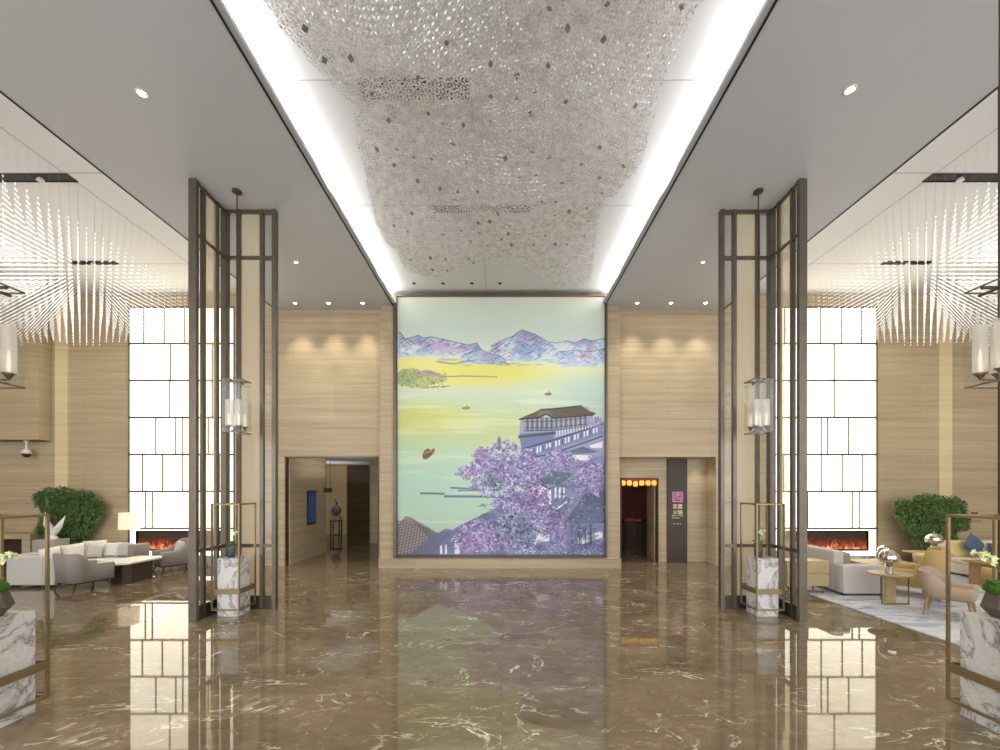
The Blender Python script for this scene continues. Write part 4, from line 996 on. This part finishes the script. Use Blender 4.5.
def lobes_px(lst, Y, x0): return [((((px-VX)*Y/F)-x0, dy, CH+(HY-py)*Y/F), rp*.93*Y/F) for px, py, rp, dy in lst]
xt = (74-VX)*11.6/F
ficus('ficus_tree', 'bushy green ficus tree in the left lounge corner', xt, 11.6, lobes_px([(50,500,12,0),(66,501,14,-.1),(82,505,15,-.05),(92,513,9,0),(62,518,15,-.1),(80,524,13,0),(46,530,8,0),(64,538,12,-.05),(78,543,9,0),(40,498,5,0),(96,506,6,0)], 11.6, xt), 5, (0,0,1.0))
xt = (922-VX)*11.35/F
ficus('ficus_tree', 'bushy green ficus tree in the right lounge corner', xt, 11.35, lobes_px([(908,512,11,0),(922,508,14,-.1),(938,510,14,0),(952,509,12,0),(914,522,12,-.05),(932,523,14,-.1),(950,523,11,0),(962,523,7,0),(922,540,8,0),(950,540,6,0),(944,533,9,0),(900,505,5,0)], 11.35, xt), 8, (0,0,1.0))

# right lounge
rg = tag(MB().box(6.42, 15.2, 4.3, 11.1, 0, .012).build('rug', 'rug'), 'large pale rug with cloudy blue streaks in the right lounge', 'rug')
G = .018
sf = thing('grey_sofa', 'long grey sofa with its back to the right screen', 'sofa', (7.42, 9.55, G))
B(-.44, .44, -1.08, -.83, .04, .62, 'arm', 'fabric_light'); B(-.44, .44, .83, 1.08, .04, .62, 'arm', 'fabric_light')
B(-.44, -.22, -.83, .83, .04, .88, 'back', 'fabric_light', .05); B(-.22, .44, -.83, .83, .04, .28, 'base', 'fabric_light')
B(-.21, .46, -.82, .0, .281, .43, 'seat_cushion', 'fabric_light', .04); B(-.21, .46, .01, .82, .281, .43, 'seat_cushion', 'fabric_light', .04)
B(-.215, -.05, -.8, -.01, .431, .84, 'back_cushion', 'fabric_grey', .05); B(-.215, -.05, .01, .8, .431, .84, 'back_cushion', 'fabric_grey', .05)
for sx in (-.38,.38):
    for sy in (-1.0,1.0): MB().box(sx-.03, sx+.03, sy-.03, sy+.03, 0, .04).build('foot', 'walnut', sf)
cb = thing('gold_cabinet', 'beige gold low cabinet behind the grey sofa', 'cabinet', (6.38, 8.85, 0))
MB().box(-.44, .44, -.2, .2, .17, .70).build('body', 'gold_wood', cb, bev=.008)
MB().box(-.44, .44, -.21, -.2, .44, .445).build('drawer_gap', 'walnut', cb)
for sx in (-.36,.36):
    for sy in (-.14,.14): MB().box(sx-.012, sx+.012, sy-.012, sy+.012, G if sx > 0 else 0, .17).build('leg', 'brass', cb)
rt = thing('round_side_table', 'round gold-topped side table beside the grey sofa arm', 'side table', (7.44, 7.96, G))
MB().lathe([(0,.53),(.27,.53),(.325,.555),(.325,.57),(0,.57)], n=40).build('tabletop', 'gold_wood', rt, False)
MB().box(-.09, .09, -.03, .03, .0, .53).build('slab_leg', 'gold_wood', rt)
for x, y in ((-.24,-.1), (.24,-.12), (.05,.24)): MB().tube([(x,y,0),(x,y,.53)], .011, 8).build('leg', 'bronze', rt)
MB().box(-.25, .25, -.12, -.1, .0, .02).build('foot_bar', 'brass', rt)
def mush(x, y, z, s_, label):
    t = thing('mushroom_lamp', label, 'table lamp', (x, y, z), group='chrome mushroom lamps')
    MB().lathe([(0,0),(.065*s_,0),(.065*s_,.01),(.058*s_,.02),(.058*s_,.26*s_),(0,.26*s_)], n=24).build('stem', 'chrome', t, True)
    pr_ = [(.155*s_*math.cos(a), .28*s_+.16*s_*math.sin(a)) for a in np.linspace(-.45, PI/2, 12)]
    MB().lathe([(.05*s_,.255*s_)]+pr_, n=32).build('dome_shade', 'chrome', t, True)
    MB().lathe([(.012*s_,.43*s_),(.012*s_,.455*s_),(0,.46*s_)], n=8).build('finial', 'chrome', t, True)
mush(7.42, 7.95, .5895, 1.05, 'chrome mushroom lamp on the round gold side table')
lt_ = thing('low_gold_table', 'long low gold table beyond the round side table', 'coffee table', (9.03, 9.9, G))
MB().box(-.6, .6, -.35, .35, .42, .46).build('tabletop', 'gold_wood', lt_, bev=.01)
for x in (-.45,.45): MB().box(x-.04, x+.04, -.28, .28, 0, .42).build('slab_leg', 'gold_wood', lt_)
mush(8.98, 9.75, G+.461, .9, 'smaller chrome mushroom lamp on the long low gold table')
g2 = thing('small_gold_table', 'small square gold table behind the gold armchair', 'side table', (9.95, 9.62, G))
MB().box(-.22, .22, -.22, .22, .60, .66).build('tabletop', 'fabric_yellow', g2, bev=.01); MB().box(-.06, .12, -.04, .04, 0, .60).build('slab_leg', 'oak', g2)
g3 = thing('tall_gold_table', 'gold table under the far mushroom lamp near the tree', 'side table', (10.85, 10.6, G))
MB().box(-.35, .35, -.3, .3, .54, .58).build('tabletop', 'gold_wood', g3, bev=.01); MB().box(-.2, .2, -.05, .05, 0, .54).build('slab_leg', 'gold_wood', g3)
mush(10.93, 10.5, G+.581, 1.15, 'far chrome mushroom lamp in front of the right tree')
# gold wing armchair
gw = thing('wing_armchair', 'golden yellow wing armchair seen from behind', 'armchair', (8.52, 8.62, G), math.radians(42))
fz = lambda u: .99+(.56-.99)*sstep(.22, .45, u)
shell(MB(), .86, .92, .22, fz, .10, .16, lean=.06).build('back_and_arms', 'fabric_gold', gw, True)
MB().box(-.36, .36, -.36, .44, .22, .34).build('seat_base', 'fabric_gold', gw, bev=.02); MB().box(-.33, .33, -.33, .46, .341, .46).build('seat_cushion', 'fabric_cream', gw, bev=.04)
for sx in (-1,1):
    for sy in (-1,1): MB().tube([(sx*.34, sy*.36, .24), (sx*.38, sy*.41, 0)], [.03,.016], 8).build('leg', 'oak', gw)
# taupe open chair
tc_ = thing('dining_armchair', 'taupe upholstered armchair with tapered oak legs on the rug', 'armchair', (7.72, 7.16, G), math.radians(-142))
fz = lambda u: .77+(.54-.77)*sstep(.1, .6, u)
shell(MB(), .64, .62, .34, fz, .05, .16, lean=.07).build('back_and_arms', 'fabric_taupe', tc_, True)
MB().box(-.27, .27, -.25, .32, .34, .44).build('seat_cushion', 'fabric_taupe', tc_, bev=.035)
MB().box(-.24, .24, -.268, -.258, .47, .70).build('back_panel', 'fabric_light', tc_)
MB().box(-.28, .28, -.26, .28, .31, .339).build('seat_frame', 'oak', tc_)
for sx in (-1,1):
    for sy in (-1,1): MB().tube([(sx*.25, sy*.24, .33), (sx*.29, sy*.29, 0)], [.026,.013], 8).build('leg', 'oak', tc_)
# cream sofa far right
sf = thing('cream_sofa', 'cream sofa with blue cushions at the far right', 'sofa', (12.75, 10.5, G))
B(-1.25, 1.25, .25, .5, .05, .84, 'back', 'fabric_cream', .05); B(-1.25, 1.25, -.45, .25, .05, .3, 'base', 'fabric_cream')
for i in range(3): B(-1.24+.83*i, -.43+.83*i, -.46, .24, .301, .45, 'seat_cushion', 'fabric_cream', .04)
for i in range(3): B(-1.24+.83*i, -.43+.83*i, .12, .249, .451, .86, 'back_cushion', 'fabric_cream' if i else 'fabric_yellow', .05)
for x in (-1.15,1.15): MB().box(x-.03, x+.03, -.4, -.34, 0, .05).build('foot', 'walnut', sf)
cushion(MB(), 'fabric_blue', .46, .46, .16, (11.9, 10.46, G+.76), (math.radians(-14), math.radians(42), 0), 'slate blue cushion balanced on its corner on the cream sofa')
cushion(MB(), 'fabric_blue', .44, .36, .15, (12.5, 10.44, G+.64), (math.radians(-14), 0, math.radians(-8)), 'dark blue cushion lying right of the diamond one, cream sofa')
tt = thing('wooden_table', 'oak table in front of the cream sofa', 'table', (11.15, 9.35, G))
MB().box(-.45, .45, -.3, .3, .50, .54).build('tabletop', 'oak', tt, bev=.008)
for sx in (-.32,.32): MB().box(sx-.07, sx+.07, -.22, .22, 0, .50).build('slab_leg', 'oak', tt)
tub_chair('low_armchair', 'mustard yellow low armchair in front of the cream sofa', (10.75, 8.62, G), math.radians(0), 'fabric_gold', 'oak', w=.8, d=.7, arm=.5, back=.62, group='lounge armchairs')

# CCTV
cc = thing('hanging_security_camera', 'white dome security camera hanging from the left bulkhead', 'camera', (-13.38, 11.68, 3.56))
MB().lathe([(.0,0),(.06,0),(.06,-.02),(.03,-.04),(.025,-.22),(.07,-.26),(.105,-.30),(.11,-.37),(0,-.37)], n=24).build('housing', 'white', cc, True)
MB().lathe([(.095,-.371),(.085,-.42),(.05,-.46),(0,-.475)], n=24).build('dome', 'black', cc, True)

# ------------------------------------------------------------------ lights
L_ = YB-YR
def cove(x, z, e_, w=.12):
    lamp('AREA', (x, (YB+YR)/2, z), e_, (1,.96,.915), shape='RECTANGLE', size=w, size_y=L_-.6, rot=(PI, 0, 0))
cove(-3.40, LOW+.08, 420); cove(3.24, LOW+.08, 420)
cove(-6.2, LOW+.08, 60); cove(6.05, LOW+.08, 60)
# fill spots added under the coffer and lounge ceilings, without fixtures of their own
for x, y in ((-2.7,3.5),(2.6,3.5),(-2.7,7),(2.6,7),(-2.65,10),(2.5,10)):
    lamp('SPOT', (x, y, UP-.03), 160, WC, spot_size=1.9, spot_blend=.9, shadow_soft_size=.04)
for sx in (-1, 1):
    for x, y, en in ((9,7.44,60),(11.5,7.44,60),(10.1,10.25,60),(8.2,4.4,120),(12.5,4.4,100)):
        lamp('SPOT', (sx*x, y, LNG-.08), en, WC, spot_size=2.2, spot_blend=.9, shadow_soft_size=.04)
for x in (-2.36,-1.58,-.8,0,.75,1.5,2.3):
    o = lamp('SPOT', (x, 9.95, UP-.03), 75, (1,.93,.84), spot_size=1.1, spot_blend=1, shadow_soft_size=.05)
    o.rotation_euler = (math.radians(22), 0, 0)
lamp('AREA', (-5.2, 13.8, 2.5), 14, WC, shape='RECTANGLE', size=1.2, size_y=2.5, rot=(PI,0,0)); lamp('AREA', (-8, 18.0, 2.4), 22, WC, shape='RECTANGLE', size=3, size_y=1.6, rot=(PI,0,0))
lamp('AREA', (5.5, 14.6, 2.9), 14, (1,.6,.4), shape='RECTANGLE', size=2, size_y=1, rot=(PI,0,0))
lamp('SPOT', (5.85, 12.22, 3.08), 14, WC, spot_size=1.6, spot_blend=.8, shadow_soft_size=.03); lamp('SPOT', (3.9, 12.2, 3.08), 10, WC, spot_size=1.6, spot_blend=.8, shadow_soft_size=.03)

wd_ = bpy.data.worlds.new('world'); bpy.context.scene.world = wd_; wd_.use_nodes = True
bg = wd_.node_tree.nodes['Background']; bg.inputs[0].default_value = (.97,.985,1,1); bg.inputs[1].default_value = 3.2  # bright world added as frontal fill, entering through the open rear

cd = bpy.data.cameras.new('camera'); cd.sensor_width = 36; cd.lens = F/1000*36; cd.shift_x = -(VX-500)/1000; cd.shift_y = (HY-375)/1000
cam = bpy.data.objects.new('camera', cd); C.objects.link(cam); cam.location = (0,0,CH); cam.rotation_euler = (PI/2,0,0); cd.clip_start = .05
S_ = bpy.context.scene; S_.camera = cam
S_.view_settings.view_transform = 'Standard'; S_.view_settings.look = 'None'; S_.view_settings.exposure = 0
S_.cycles.max_bounces = 10; S_.cycles.transparent_max_bounces = 24; S_.cycles.diffuse_bounces = 5; S_.cycles.glossy_bounces = 5
S_.cycles.sample_clamp_indirect = 6
S_.cycles.use_denoising = True
